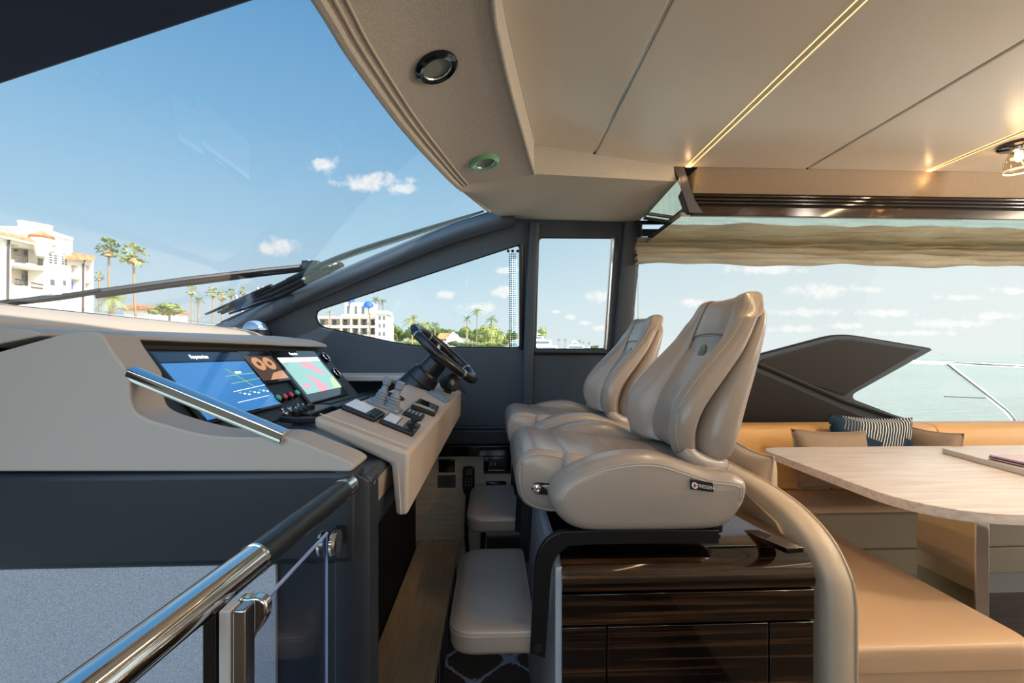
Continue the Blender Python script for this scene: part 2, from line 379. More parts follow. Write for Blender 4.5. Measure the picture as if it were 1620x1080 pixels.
def window(n, loop, glass='glass'):
    w = bpy.data.objects.new('window_%d' % n, None); COL.objects.link(w)
    c = sum(loop, V())/len(loop); w.location = c; BASE[w] = c.copy(); struct(w)
    gasket(w, [p+WN*.02 for p in loop])
    mb = MB(); k = len(loop); mb.add([p+WN*.035 for p in loop], [tuple(range(k))]); mb.build('pane', glass, w, smooth=0)
    return w
w1 = window(1, hole1); w2 = window(2, hole2)
w3 = window(3, roundpoly([PW(1008, 372), PW(1900, 372), PW(1900, 700), PW(1500, 690), PW(1352, 634), PW(1348, 624), PW(1476, 553), PW(1345, 531), PW(1318, 532), PW(1205, 562), PW(975, 610)],
                  [.02, 0, 0, 0, .03, .03, .01, .1, .05, 0, 0], 4))
# dotted ceramic band on the forward window
mb = MB()
def dotband(p0, p1, rows, n, r, d):
    for i in range(n):
        for j in range(rows):
            c = p0.lerp(p1, (i+.5)/n)+d*j; a = (p1-p0).normalized()*r; b = d.normalized()*r
            mb.add([c+a*math.cos(k*PI/4)+b*math.sin(k*PI/4) for k in range(8)], [tuple(range(8))])
dotband(PW(815, 400, .03), PW(815, 548, .03), 4, 44, .0042, V((-.011, 0, 0)))
dotband(PW(690, 549, .03), PW(818, 549, .03), 3, 56, .0038, V((0, 0, .009)))
mb.build('dotted_band', mat('ceramic_dots', '#2c3f4a', .4), w1, smooth=0)
for px in (804, 811, 819):
    MB().lathe([(0, 0), (.009, 0), (.009, .004), (0, .004)], PW(px, 397, .02), WN, 12).build('sensor_dot', 'black', w1)
MB().b2(PW(823, 390, .0)-V((.022, 0, 0)), PW(823, 390, .0)+V((-.002, .03, .0))).build('guide_rail', 'black', w1) if False else None
mb = MB(); mb.tube([PW(825, 386, -.004), PW(825, 552, -.004)], .015, 8); mb.build('guide_rail', 'black', w1)
# sliding-window tracks at the aft jamb of window 2
for k, (a, b) in enumerate(((969, 957), (975, 963), (981, 969))):
    MB().tube([PW(a, 377, -.01+.012*k), PW(b, 552, -.01+.012*k)], .011, 8).build('slide_track', 'steel' if k != 1 else 'wall', w2)
# bottom sill lips
MB().tube([PW(846, 558, -.012), PW(966, 558, -.012)], .011, 8).build('sill', 'black', w2)
# ---- pillars
def post(name, pts, rx, ry, m='wall'):
    mb = MB(); loops = []
    for p in pts:
        loops.append([p+V((rx*math.copysign(abs(math.cos(a))**.6, math.cos(a)), 0, 0))+WN*(ry*math.copysign(abs(math.sin(a))**.6, math.sin(a))) for a in [2*PI*k/16 for k in range(16)]])
    return struct(mb.loft(loops).build(name, m))
post('trim_1', [PW(832, 720, -.01), PW(836, 555, -.01), PW(841, 440, -.01), PW(846, 352, -.01)], .032, .03)
post('trim_2', [PW(978, 620, -.01), PW(984, 540, -.01), PW(993, 440, -.01), PW(1001, 352, -.01)], .055, .035)
ap = crom([PW(352, 528, -.03), PW(470, 473, -.03), PW(600, 416, -.03), PW(712, 372, -.03), PW(812, 342, -.03)], 6)
struct(MB().tube(ap, .052, 14).build('trim_3', 'wall'))
ag = crom([PW(352, 512, .0), PW(470, 460, .0), PW(600, 405, .0), PW(700, 364, .0), PW(790, 334, .0)], 6)
struct(MB().tube(ag, .017, 8).build('trim_4', 'soft_black'))
# raised ridge and inset seam lines on the aft wing panel
struct(MB().tube([PW(1195, 574, -.005), PW(1335, 634, -.005), PW(1440, 668, -.005)], .02, 8, flat=.8).build('trim_5', 'aftwall'))
struct(plate([PW(1195, 580, -.004), PW(1208, 568, -.004), PW(1322, 538, -.004), PW(1344, 537, -.004), PW(1455, 554, -.004), PW(1345, 618, -.004), PW(1336, 625, -.004)], [], WN*-.008).build('trim_6', 'aftwall', bevel=.006))
struct(plate([PW(1170, 585, -.004), PW(1196, 586, -.004), PW(1332, 645, -.004), PW(1440, 690, -.004), PW(1170, 690, -.004)], [], WN*-.008).build('trim_7', 'aftwall', bevel=.006))
# slim seams of the charcoal side panels
for a, b in (((832, 558), (832, 665)),):
    pass
# ---- ledge below the side panels, lower limed-oak wall
zl = PW(760, 672).z
lb = MB(); lb.b2((-.6, 2.84, zl-.02), (1.0, 3.0, zl)); lb.b2((-.5, 2.78, zl-.10), (1.0, 2.86, zl-.018)); struct(lb.build('trim_8', 'dark', bevel=.006))
zt = at(760, 716, 2.8).z
struct(MB().b2((-.6, 2.72, zt-.004), (1.0, 2.84, zt+.055)).build('trim_9', 'gloss_black', bevel=.003))
struct(MB().b2((-1.6, 2.8, -2.2), (1.0, 2.84, zt-.002)).build('wall_starboard_lower', 'oak_wall'))
# ---- floors
def trellis():
    m = mat('trellis_carpet', '#6b5d52', .95, spec=.1); t = m.node_tree; b = t.nodes['Principled BSDF']; n = t.nodes; l = t.links
    tcn = n.new('ShaderNodeTexCoord'); nn = n.new('ShaderNodeTexNoise'); nn.inputs['Scale'].default_value = 90
    sp = n.new('ShaderNodeSeparateXYZ'); l.new(tcn.outputs['Object'], sp.inputs[0]); l.new(tcn.outputs['Object'], nn.inputs['Vector'])
    def mm(op, a, bb):
        k = n.new('ShaderNodeMath'); k.operation = op
        for i, x in enumerate((a, bb)):
            if x is None: continue
            if isinstance(x, (int, float)): k.inputs[i].default_value = x
            else: l.new(x, k.inputs[i])
        return k.outputs[0]
    cx = mm('COSINE', mm('MULTIPLY', sp.outputs[0], 19.0), None); cy = mm('COSINE', mm('MULTIPLY', sp.outputs[1], 19.0), None)
    s = mm('ABSOLUTE', mm('ADD', mm('ADD', cx, cy), mm('MULTIPLY', mm('SUBTRACT', nn.outputs[0], .5), .5)), None)
    r = n.new('ShaderNodeMapRange'); r.inputs[1].default_value = .2; r.inputs[2].default_value = .13; l.new(s, r.inputs[0])
    mx = n.new('ShaderNodeMix'); mx.data_type = 'RGBA'; l.new(r.outputs[0], mx.inputs[0]); mx.inputs[6].default_value = lin('#6b5d52'); mx.inputs[7].default_value = lin('#dde0f6')
    l.new(mx.outputs[2], b.inputs['Base Color'])
    return m
M['carpet'] = trellis()
struct(MB().b2((-.46, .9, -1.52), (.95, 2.8, -1.46)).build('floor', 'carpet'))
struct(MB().b2((.95, -1.4, -1.5), (5, 2.8, -1.30)).build('floor_salon', 'floorwood'))
struct(MB().b2((-1.9, -1.4, -2.3), (.95, 2.8, -2.2)).build('floor_lower', 'floorwood'))
struct(MB().b2((-.30, -1.4, -1.52), (.95, .9, -1.46)).build('floor_port', 'floorwood'))
# step along the console foot
mb = MB().b2((-.45, .95, -1.165), (-.205, 2.8, -1.13)); st = mb.build('helm_step', 'oak_step', bevel=.005)
tag(st, 'long pale oak step board at the foot of the helm console', 'step')
struct(MB().b2((-.45, .95, -1.46), (-.225, 2.8, -1.166)).build('trim_10', 'carpet'))
# ---- port side of the saloon, unseen; sized to block sea reflections and side light
struct(MB().b2((-4.5, -1.46, -2.2), (6, -1.4, -.22)).build('wall_port', mat('port_wall_leather', '#a08f7c', .6)))
struct(MB().b2((.55, -1.46, -.22), (6, -1.4, .85)).build('wall_port_aft', mat('port_lining', '#c9bba8', .6)))
struct(MB().b2((-.2, -1.46, -.22), (.0, -1.4, CZ if 'CZ' in globals() else .85)).build('trim_18', 'wall'))
# ---- ceiling: satin panels parted by seams and light strips
CZ = .85
seams = [.43, .885, 1.44, 2.02]
xs = [-.35]+seams+[2.6, 6.0]
for i in range(1, len(xs)-1):
    g = .006
    struct(MB().b2((xs[i]+g, -1.5, CZ), (xs[i+1]-g, 2.035, CZ+.03)).build('ceiling_panel', 'ceil', bevel=.004))

for x in (seams[0], seams[2]):
    struct(MB().b2((x-.0045, -1.4, CZ+.006), (x+.0045, 2.03, CZ+.028)).build('trim_11', 'steel'))
M['led'] = mat('warm_led', '#ffe0b0', .4, emit='#ffc070', es=1.3)
M['led_tip'] = mat('warm_led_tip', '#ffe0b0', .4, emit='#ffb050', es=3.0)
for i, x in enumerate((seams[1], seams[3])):
    r = root('light_strip', (x, 2.03, CZ), ['warm light strip in the ceiling nearest above the helm seats, ending over the soffit corner', 'warm light strip in the ceiling beside the glass-shaded ceiling lamp'][i], 'light strip', 'ceiling light strips')
    MB().b2((x-.011, -1.4, CZ+.004), (x+.011, 2.03, CZ+.02)).build('channel', 'ceil', r)
    for s in (-1, 1): MB().b2((x+s*.012-.0013, -1.4, CZ-.001), (x+s*.012+.0013, 2.03, CZ+.01)).build('light_line', 'led', r)
    MB().b2((x-.012, 2.012, CZ-.003), (x+.012, 2.03, CZ+.004)).build('end_lamp', 'led_tip', r)
    ld = bpy.data.lights.new('strip_glow', 'POINT'); ld.energy = .04; ld.color = (1, .62, .28); ld.shadow_soft_size = .01
    lo = bpy.data.objects.new('strip_glow', ld); COL.objects.link(lo); lo.parent = r; lo.location = (0, .0, -.05)
    # the strip's own light along its length
    for yy in (-.2, .6, 1.4):
        la = bpy.data.lights.new('strip_light', 'AREA'); la.shape = 'RECTANGLE'; la.size = .03; la.size_y = .8; la.energy = {-.2: .3, .6: .5, 1.4: 2.0}[yy]; la.color = (1, .68, .36)
        lb_ = bpy.data.objects.new('strip_light', la); COL.objects.link(lb_); lb_.parent = r; lb_.location = (0, yy-2.03, -.006)
# ---- windscreen header: fabric panel between windscreen and ceiling
def curve_eval(pts, n):
    c = crom(pts, 24); d = [0]
    for i in range(1, len(c)): d.append(d[-1]+(c[i]-c[i-1]).length)
    o = []
    for k in range(n+1):
        s = d[-1]*k/n; i = next(j for j in range(1, len(d)) if d[j] >= s-1e-9); t = (s-d[i-1])/max(1e-9, d[i]-d[i-1]); o.append(c[i-1].lerp(c[i], t))
    return o
FP = [V((-.335, .45, .596))]+[PS(*p) for p in ((505, 0), (560, 90), (640, 200), (700, 268), (726, 294))]
BP = [V((-.02, .45, .72))]+[atZ(px, py, .72) for px, py in ((780, 0), (789, 60), (802, 120), (822, 195), (845, 275))]
NF = 40; fc = curve_eval(FP, NF); bc = curve_eval(BP, NF)
def hdr(i, t):
    p = fc[i].lerp(bc[i], t); p.z += .02*math.sin(PI*t)*(1-(i/NF)**4); return p
NT = 12
mb = MB(); loops = [[hdr(i, t/NT) for t in range(NT+1)] for i in range(NF+1)]
mb.loft(loops, closed=False)
mb.loft([[bc[i]+V((0, 0, z)) for z in (0, .012, .13)] for i in range(NF+1)], closed=False)      # return up to the ceiling
head = mb.build('ceiling_header', 'headliner', smooth=50); struct(head)
HV = [p for l in loops for p in l]; HFc = []
for i in range(NF):
    for t in range(NT): HFc.append((i*(NT+1)+t, i*(NT+1)+t+1, (i+1)*(NT+1)+t+1, (i+1)*(NT+1)+t))
HB = BVHTree.FromPolygons(HV, HFc)
M['piping'] = mat('pale_piping', '#d6cabb', .6)
for t, r in ((.0, .012), (.07, .0035), (.125, .003)):
    struct(MB().tube([hdr(i, t)-V((0, 0, .002)) for i in range(NF+1)], r, 8).build('trim_12', 'piping' if t else 'headliner'))
struct(MB().tube([bc[i]-V((0, 0, .001)) for i in range(NF+1)], .006, 8).build('trim_13', 'headliner2'))
cp = [V((-.02, -1.5, CZ)), V((-.02, .4, CZ))]+[V((p.x, p.y, CZ)) for p in bc[::4]]+[V((bc[-1].x, 2.035, CZ)), V((seams[0]-.006, 2.035, CZ)), V((seams[0]-.006, -1.5, CZ))]
struct(MB().prism(cp, (0, 0, .03)).build('ceiling', 'ceil', bevel=.003))
rf = [V((-.30, -1.5, CZ+.032)), V((-.30, .4, CZ+.032))]+[V((p.x+.03, p.y, CZ+.032)) for p in fc[::4]]+[V((.05, 2.75, CZ+.032)), V((6, 2.75, CZ+.032)), V((6, -1.5, CZ+.032))]
struct(MB().prism(rf, (0, 0, .15)).build('ceiling_roof', 'deep'))
struct(MB().prism([V((-.335, .45, .596)), V((-.30, -1.5, .596)), V((-.02, -1.5, .72)), V((-.02, .45, .72))], (0, 0, .012)).build('ceiling_header_port', 'headliner'))
# side continuation of the header over the door pillar
fold_l, fold_r = atZ(845, 285, .715), at(1072, 287, 2.06)
top_l, top_r = atZ(846, 253, CZ), at(1066, 263, 2.03)
f0 = PS(726, 294); f1 = PS(775, 334)
bot = [f0, PS(752, 317), f1, PW(800, 344, -.02), PW(850, 347, -.03), PW(930, 349, -.03), PW(1010, 351, -.03)]
up = [f0.lerp(bc[-1], .02), bc[-1]*.5+f0*.5, bc[-1]+V((0, .003, 0)), bc[-1].lerp(fold_r, .1), bc[-1].lerp(fold_r, .35), bc[-1].lerp(fold_r, .7), fold_r]
u2 = curve_eval(up, 30); b2_ = curve_eval(bot, 30)
mb = MB(); lp = []
for i in range(31):
    row = []
    for t in range(9):
        p = u2[i].lerp(b2_[i], t/8); p.z -= .022*math.sin(PI*t/8)*(1-i/30); row.append(p)
    lp.append(row)
mb.loft(lp, closed=False)
a0 = bc[-1].copy(); rows = []
for i in range(21):
    q = a0.lerp(fold_r, i/20); tp = V((q.x, q.y+.005, CZ)); tp = V((a0.x, a0.y+.03, CZ)).lerp(top_r, i/20); rows.append([tp, q])
mb.loft(rows, closed=False)
struct(mb.build('ceiling_soffit', 'headliner2', smooth=40))
for t in (.0, .16, .3):
    struct(MB().tube([u2[i].lerp(b2_[i], .02) if False else f0.lerp(f1, i/14)+(bc[-1]-f0).normalized()*(.16*t) for i in range(15)], .003 if t else .01, 6).build('trim_14', 'piping' if t else 'headliner'))
# ---- aft soffit: cloth fascia, slotted dark trim, mirrored underside
SX0, SX1 = .93, 5.0
ftop, fbot, ttop, tbot = (2.03, CZ), (2.09, .752), (2.085, .752), (2.10, .648)
mb = MB(); mb.prism([(SX0, ftop[0], ftop[1]), (SX0, fbot[0], fbot[1]), (SX0, fbot[0]+.05, fbot[1]), (SX0, fbot[0]+.05, ftop[1])], (SX1-SX0, 0, 0)); struct(mb.build('ceiling_fascia', 'soffit_cloth', bevel=.003))
def lb2(lo, hi): return MB().b2(lo, hi)
r = root('slotted_trim', (2.2, 2.09, .70), 'dark glossy wood trim with air slots along the salon soffit', 'vent trim')
MB().b2((SX0, 2.105, .648), (SX1, 2.14, .752)).build('back_board', 'deep', r)
MB().b2((SX0, 2.085, .646), (SX1, 2.11, .690)).build('lower_rail', 'trimwood', r, bevel=.003)
for k in range(3): MB().b2((SX0, 2.086, .703+.017*k), (SX1, 2.105, .711+.017*k)).build('slat', 'trimwood', r, bevel=.0015)
mb = MB(); mb.prism([at(1065, 263, 2.03), at(1082, 263, 2.03), at(1100, 316, 2.08), at(1114, 338, 2.085), at(1090, 337, 2.085)], (0, .05, 0)); mb.build('end_board', mat('dark_end_board', '#1c110c', .5), r, bevel=.003)
mb = MB(); mb.prism([(SX0-.05, 2.10, .645), (SX0-.05, 2.63, .638), (SX0-.05, 2.63, .668), (SX0-.05, 2.10, .665)], (SX1-SX0, 0, 0)); u = mb.build('mirror_soffit', 'mirror')
tag(u, 'horizontal mirrored panel under the salon soffit, reflecting the green sea', 'mirror')
qa, qb, qc = at(1017, 347, 2.47), at(1072, 286, 2.03), at(1091, 333, 2.12); qn = (qa-qb).cross(qc-qb).normalized()
q = [qa, qb, qc, atP(1056, 354, qa, qn)]
mb = MB(); mb.prism(q, (.012, .01, .03)); u = mb.build('mirror_end_panel', 'mirror', smooth=0)
tag(u, 'small slanted mirror panel closing the forward end of the salon soffit, green', 'mirror')
struct(MB().tube([at(1005, 352, 2.5), at(1060, 352, 2.5), at(1090, 340, 2.2)], .012, 6).build('trim_15', 'black'))
# ---- windscreen, centre mullion
wsb = [V((-1.53, .3, .72-.37*1.53)), V((-1.53, 2.72, .72-.37*1.53))]
w4 = bpy.data.objects.new('window_4', None); COL.objects.link(w4); BASE[w4] = V((-.9, 1.7, .4)); w4.location = BASE[w4]; struct(w4)
wpts = [wsb[0], wsb[1], PS(790, 326)]+[fc[i]+WSN*.004 for i in range(NF, -1, -4)]+[V((-.335, .3, .596))]
MB().add([p+WSN*.01 for p in wpts], [tuple(range(len(wpts)))]).build('pane', 'windscreen', w4, smooth=0)
MB().tube([V((-1.535, .3, .150)), V((-1.535, 2.70, .150))], .007, 6).build('gasket', 'soft_black', w4)
seal = crom([PS(455, 442, .03), PS(545, 405, .03), PS(650, 371, .03), PS(765, 334, .03)], 6)
MB().tube(seal, [.008+.022*math.sin(PI*i/(len(seal)-1)*.9+.2) for i in range(len(seal))], 8, flat=.5).build('edge_band', mat('teal_glass_edge', '#24383c', .12, coat=.4), w4)
def zs(x): return .72+.37*x
mb = MB(); y0, y1 = .36, .752
for (xa, xb) in ((-1.6, -.335),):
    mb.prism([(xa, y1, zs(xa)-.01), (xb, y1, zs(xb)-.01), (xb, y1, zs(xb)+.05), (xa, y1, zs(xa)+.05)], (0, y0-y1, 0))
struct(mb.build('trim_16', mat('navy_trim', '#26324a', .55), bevel=.008))
# ---- dashboard pad under the windscreen
prof = crom([(-1.60, 0, .165), (-1.50, 0, .150), (-1.38, 0, .138), (-1.29, 0, .118), (-1.245, 0, .085), (-1.25, 0, .055), (-1.30, 0, .042)], 5)+[V((-1.6, 0, .042))]
mb = MB(); mb.loft([[V((p.x, y, p.z)) for p in prof] for y in (.3, 1.0, 1.8, 2.68)]); d = mb.build('dashboard_pad', 'dash', smooth=40)
tag(d, 'sunlit beige leather dashboard pad running under the windscreen', 'dashboard')
struct(MB().b2((-1.6, .3, -.3), (-1.2, 2.75, .04)).build('trim_17', 'dark', bevel=.01))
# ================================================================== THE HELM
# ---- console
YC = .85
con = root('helm_console', (-.9, 1.7, -2.2), 'large taupe and slate helm console with hood, tilted instrument panel and chrome grab bar', 'helm console')
def C(px, py, y=YC): return at(px, py, y)
side = roundpoly([C(-120, 746), C(556, 746), C(563, 738), C(552, 729), C(455, 690), C(331, 691), C(222, 660), C(206, 640), C(204, 592), C(178, 556), C(168, 541), C(163, 528), C(130, 519), C(0, 556), C(-120, 588)],
                 [0, .008, .006, .01, .02, .05, .04, .03, .01, .03, .02, .01, .06, .1, 0], 5)
plate(side, [], (0, .085, 0)).build('cowl_side', 'cowl', con, bevel=.016, seg=4)
# hood brow
HX = -.815
hp = [V((HX, 0, .033)), V((HX-.004, 0, .05)), V((HX-.05, 0, .068)), V((HX-.2, 0, .085)), V((HX-.36, 0, .075)), V((HX-.42, 0, .03)), V((HX-.1, 0, .012))]
mb = MB(); rows = []
for y, g in ((.855, .40), (.87, .44), (1.0, .48), (1.6, .75), (2.2, 1.0), (2.30, .9)):
    rows.append([V((p.x+(-.012 if y > 2.29 else 0), y, .034+(p.z-.034)*g if p.z > .034 else p.z)) for p in hp])
rows.append([V((HX-.03+(p.x-HX)*.9, 2.36, .045+(p.z-.045)*.35)) for p in hp])
mb.loft(rows).build('hood', 'cowl', con, bevel=.008)
# panel
A = V((-.83, 0, .012)); B = V((-.655, 0, -.205)); D = (B-A).normalized(); PN = V((-D.z, 0, D.x)); PN = PN if PN.x > 0 else -PN
def PP(px, py, off=0): return atP(px, py, A+PN*off, PN)
mb = MB(); mb.prism([V((A.x, .93, A.z)), V((B.x, .93, B.z)), V((B.x-.1, .93, B.z)), V((A.x-.1, .93, A.z))], (0, 2.27-.93, 0)); mb.build('instrument_panel', 'dark', con, bevel=.006)
MB().b2((-.95, .93, .0), (-.865, 2.28, .04)).build('hood_recess', mat('hood_back_cloth', '#4a423b', .8), con)  # dark brown back panel under the hood
# top shelf, aft face, body
mb = MB(); zc = at(585, 752, .87).z
mb.prism([(-.70, .88, -.203), (-.245, .88, zc), (-.232, .88, zc-.012), (-.245, .88, -.365), (-.40, .88, -.365), (-.75, .88, -.3)], (0, 2.72-.88, 0)); mb.build('worktop', 'worktop', con, bevel=.006)
mb = MB(); mb.prism([(-.238, .90, zc-.02), (-.2315, .90, zc-.02), (-.246, .90, -.362), (-.252, .90, -.362)], (0, 1.6, 0)); mb.build('apron', mat('grey_brown_leather', '#978a7d', .5), con)
MB().b2((-1.5, .92, -2.15), (-.455, 2.7, -.31)).build('body', 'deep', con)
# port face below the cowl: padded panel, corner post, grey cloth
zpad0, zpad1 = C(0, 750).z, C(0, 905).z
MB().b2((-1.3, .852, zpad1), (C(560, 800).x, .93, zpad0)).build('padded_panel', 'dark', con, bevel=.014)
mb = MB(); x0 = C(553, 800).x; x1 = C(579, 800).x
mb.prism([(x0-.03, .855, zpad0), (x0, .856, zpad0), (x1, .875, zc-.012), (x1+.004, .93, zc-.012), (x0-.03, .93, zpad0)], (0, 0, -2.2-zpad0)); mb.build('corner_post', 'dark', con, bevel=.004)
MB().b2((C(420, 950).x, .870, -2.2), (x0, .93, zpad1)).build('lower_panel', 'dark', con)
MB().b2((-1.3, .862, -2.2), (C(431, 950).x, .93, zpad1-.001)).build('cloth_panel', 'grey_cloth', con)
# chrome bar across the opening
pa, pb = at(208, 588, .862), at(452, 689, .85)
mb = MB(); ax = (pb-pa).normalized(); up = V((0, 0, 1)); nn = ax.cross(up).normalized(); uu = nn.cross(ax).normalized()
sec = [(-.010, -.016), (.008, -.016), (.013, -.006), (.013, .006), (.003, .011), (-.010, .010)]
mb.loft([[p+nn*a+uu*b for a, b in sec] for p in (pa, pb)]); mb.build('grab_bar', 'chrome', con, bevel=.002, label='polished chrome grab bar')
# buttons, switches, vents
for i, (px, py) in enumerate(((434, 634), (444, 632), (454, 629), (464, 626))):
    c = PP(px, py); MB().lathe([(.0125, 0), (.0125, .012), (.0115, .016)], c, PN, 18).build('button_bezel', 'black', con)
    MB().lathe([(.0105, .014), (.0105, .02), (.008, .0225), (0, .0225)], c, PN, 18).build('push_button', 'red' if i in (1, 2) else 'green', con, label='lit %s push button' % ('red' if i in (1, 2) else 'green'))
for px, py in ((448, 652), (460, 650), (472, 645)):
    c = PP(px, py); MB().lathe([(.014, 0), (.014, .006), (.006, .008), (.005, .02), (0, .021)], c, PN, 14).build('key_switch', 'chrome', con)
for px, py in ((514, 566), (531, 591), (229, 633)):
    c = PP(px, py, .004); v = MB().lathe([(.027, 0), (.028, .006), (.026, .010), (.021, .007), (.019, -.01), (0, -.012)], c, PN, 26).build('air_vent', 'gloss_black', con)
    MB().torus(c+PN*.009, PN, .0245, .0025, 26, 6).build('vent_ring', 'steel', v)
# keyboards and clips on the shelf in front of the screens
KZ = V((.155, 0, -.004)); SH = V((0, 0, 1))
def shelf(px, py): return atP(px, py, V((-.6, 0, -.204)), V((.07, 0, 1)).normalized())
for (a, b, w, hh) in (((462, 662), (500, 648), .06, .02), ((440, 668), (492, 668), .05, .018), ((505, 648), (560, 632), .07, .018)):
    p, q = shelf(*a), shelf(*b); mb = MB(); mb.prism([p, q, q+V((w, 0, -.004)), p+V((w, 0, -.004))], (0, 0, hh)); mb.build('keypad', 'black', con, bevel=.004)
for k in range(7):
    p = shelf(508+k*7.5, 646-k*2.1)+V((.02, .02, .018)); MB().box(p, (.03, .045, .006)).build('key', 'dark', con, bevel=.002)
for px, py in ((478, 660), (490, 655), (470, 664)):
    p = shelf(px, py); MB().lathe([(.016, .015), (.016, .028), (.011, .034), (0, .034)], p, (0, 0, 1), 14).build('rotary_knob', 'black', con)
# starboard locker ledge
g = MB().b2((-.95, 2.45, -.145), (-.45, 2.9, -.115)).build('ledge', 'cowl', con, bevel=.006)
for px in (572, 590, 600): MB().torus(at(px, 603, 2.6)+V((0, 0, .0)), (0, 0, 1), .022, .006, 18, 6).build('cup_ring', 'chrome', g)
# ---- displays in the panel
def display(px4, label, content, name='display_screen'):
    """px4: TL TR BR BL pixel corners on the panel plane"""
    pts = [PP(x, y) for x, y in px4]; y0, y1 = (pts[0].y+pts[3].y)/2, (pts[1].y+pts[2].y)/2
    s0 = ((pts[0]-A).dot(D)+(pts[1]-A).dot(D))/2; s1 = ((pts[2]-A).dot(D)+(pts[3]-A).dot(D))/2
    def Q(u, v, off): return V((A.x, 0, A.z))+D*(s0+(s1-s0)*v)+V((0, y0+(y1-y0)*u, 0))+PN*off
    c = Q(.5, 1, 0); r = root(name, c, label, 'screen', 'helm displays')
    mb = MB(); mb.prism([Q(0, 0, .001), Q(1, 0, .001), Q(1, 1, .001), Q(0, 1, .001)], PN*.010); mb.build('bezel', 'black', r, bevel=.004)
    e = .025; mb = MB(); mb.prism([Q(e, e, .0105), Q(1-e, e, .0105), Q(1-e, 1-e, .0105), Q(e, 1-e, .0105)], PN*.0012); mb.build('glass_face', 'screen', r)
    content(Q, r); return r
def glow(name, c, es=1.0, rough=.06): 
    return mat(name, tuple(x*.2 for x in lin(c)[:3]), rough, emit=c, es=es)
def poly(Q, r, name, pts, m, off=.0124):
    MB().add([Q(u, v, off) for u, v in pts], [tuple(range(len(pts)))]).build(name, m, r, smooth=0)
def lines(Q, r, name, segs, m, w=.004):
    mb = MB()
    for (a, b, c, d) in segs: mb.tube([Q(a, b, .0128), Q(c, d, .0128)], w*.22, 4)
    mb.build(name, m, r, smooth=0)
M['g_blue'] = glow('screen_blue', '#3c78b4', .55); M['g_teal'] = glow('screen_green', '#7fae3a', .7); M['g_white'] = glow('screen_white', '#e8eef2', .9)
M['g_navy'] = glow('screen_navy', '#16283f', .6); M['g_pink'] = glow('chart_land', '#d9929e', .6); M['g_sea'] = glow('chart_sea', '#8fbcb4', .55); M['g_ltgreen'] = glow('chart_green', '#a9c48a', .7)
M['g_warm'] = glow('camera_warm', '#b98a66', .6); M['g_brown'] = glow('camera_brown', '#4a3a36', .6)
def c_main(Q, r):
    poly(Q, r, 'status_bar', [(.04, .04), (.96, .04), (.96, .17), (.04, .17)], 'g_navy')
    poly(Q, r, 'sky_reflection', [(.04, .19), (.96, .19), (.96, .96), (.04, .96)], 'g_blue')  # reflected sky painted as a blue glow
    lines(Q, r, 'graph_lines', [(.55, .42, .95, .40), (.55, .54, .97, .50), (.62, .30, .80, .62)], 'g_teal')
    lines(Q, r, 'readout_lines', [(.5, .66, .96, .62), (.45, .82, .9, .80)], 'g_white', .003)
    for k in range(9): poly(Q, r, 'readout', [(.55+.045*k, .68+.02*(k % 3)), (.58+.045*k, .68+.02*(k % 3)), (.58+.045*k, .70+.02*(k % 3)), (.55+.045*k, .70+.02*(k % 3))], 'g_white' if k % 3 else 'g_teal', .013)
    poly(Q, r, 'readout', [(.70, .36), (.78, .36), (.78, .39), (.70, .39)], 'g_white', .013)
    o = Q(.44, .105, .0128); text_mesh('Raymarine', .018, o, (0, 1, 0), -D, 'g_white', 'lettering', r)
def c_cam(Q, r):
    poly(Q, r, 'camera_view', [(.06, .18), (.94, .18), (.94, .92), (.06, .92)], 'g_brown')
    for cx, m in ((.33, 'g_warm'), (.68, 'g_warm')):
        poly(Q, r, 'gauge_dial', [(cx+.17*math.cos(a), .42+.2*math.sin(a)) for a in [2*PI*k/22 for k in range(22)]], m, .0128)
        poly(Q, r, 'gauge_mark', [(cx+.06*math.cos(a), .42+.07*math.sin(a)) for a in [2*PI*k/12 for k in range(12)]], 'g_brown', .0132)
    poly(Q, r, 'camera_view', [(.3, .92), (.55, .72), (.94, .66), (.94, .92)], 'g_warm', .0128)
def c_chart(Q, r):
    poly(Q, r, 'chart', [(.07, .16), (.93, .16), (.93, .84), (.07, .84)], 'g_sea')
    poly(Q, r, 'chart_band', [(.07, .16), (.93, .16), (.93, .24), (.07, .25)], 'g_white', .0128)
    poly(Q, r, 'chart_land', [(.36, .27), (.62, .25), (.80, .50), (.74, .54), (.58, .44), (.44, .36)], 'g_pink', .0128)
    poly(Q, r, 'chart_land', [(.34, .50), (.44, .54), (.60, .76), (.56, .84), (.34, .84), (.38, .66)], 'g_pink', .0128)
    poly(Q, r, 'chart_land', [(.1, .66), (.2, .64), (.26, .74), (.18, .76)], 'g_pink', .0128)
    poly(Q, r, 'chart_shoal', [(.80, .66), (.93, .58), (.93, .84), (.72, .84)], 'g_ltgreen', .0128)
    text_mesh('Raymarine', .016, Q(.44, .085, .0128), (0, 1, 0), -D, 'g_white', 'lettering', r)
display([(218, 560), (371, 557), (449, 648), (318, 670)], 'widest helm screen, painted blue of the reflected sky with green lines, behind the chrome bar', c_main)
display([(374, 559), (423, 557), (454, 604), (409, 612)], 'small middle helm screen showing two round brown gauges', c_cam)
display([(426, 556), (496, 556), (546, 624), (481, 646)], 'upright helm screen with a nautical chart of pink land on pale green sea', c_chart)
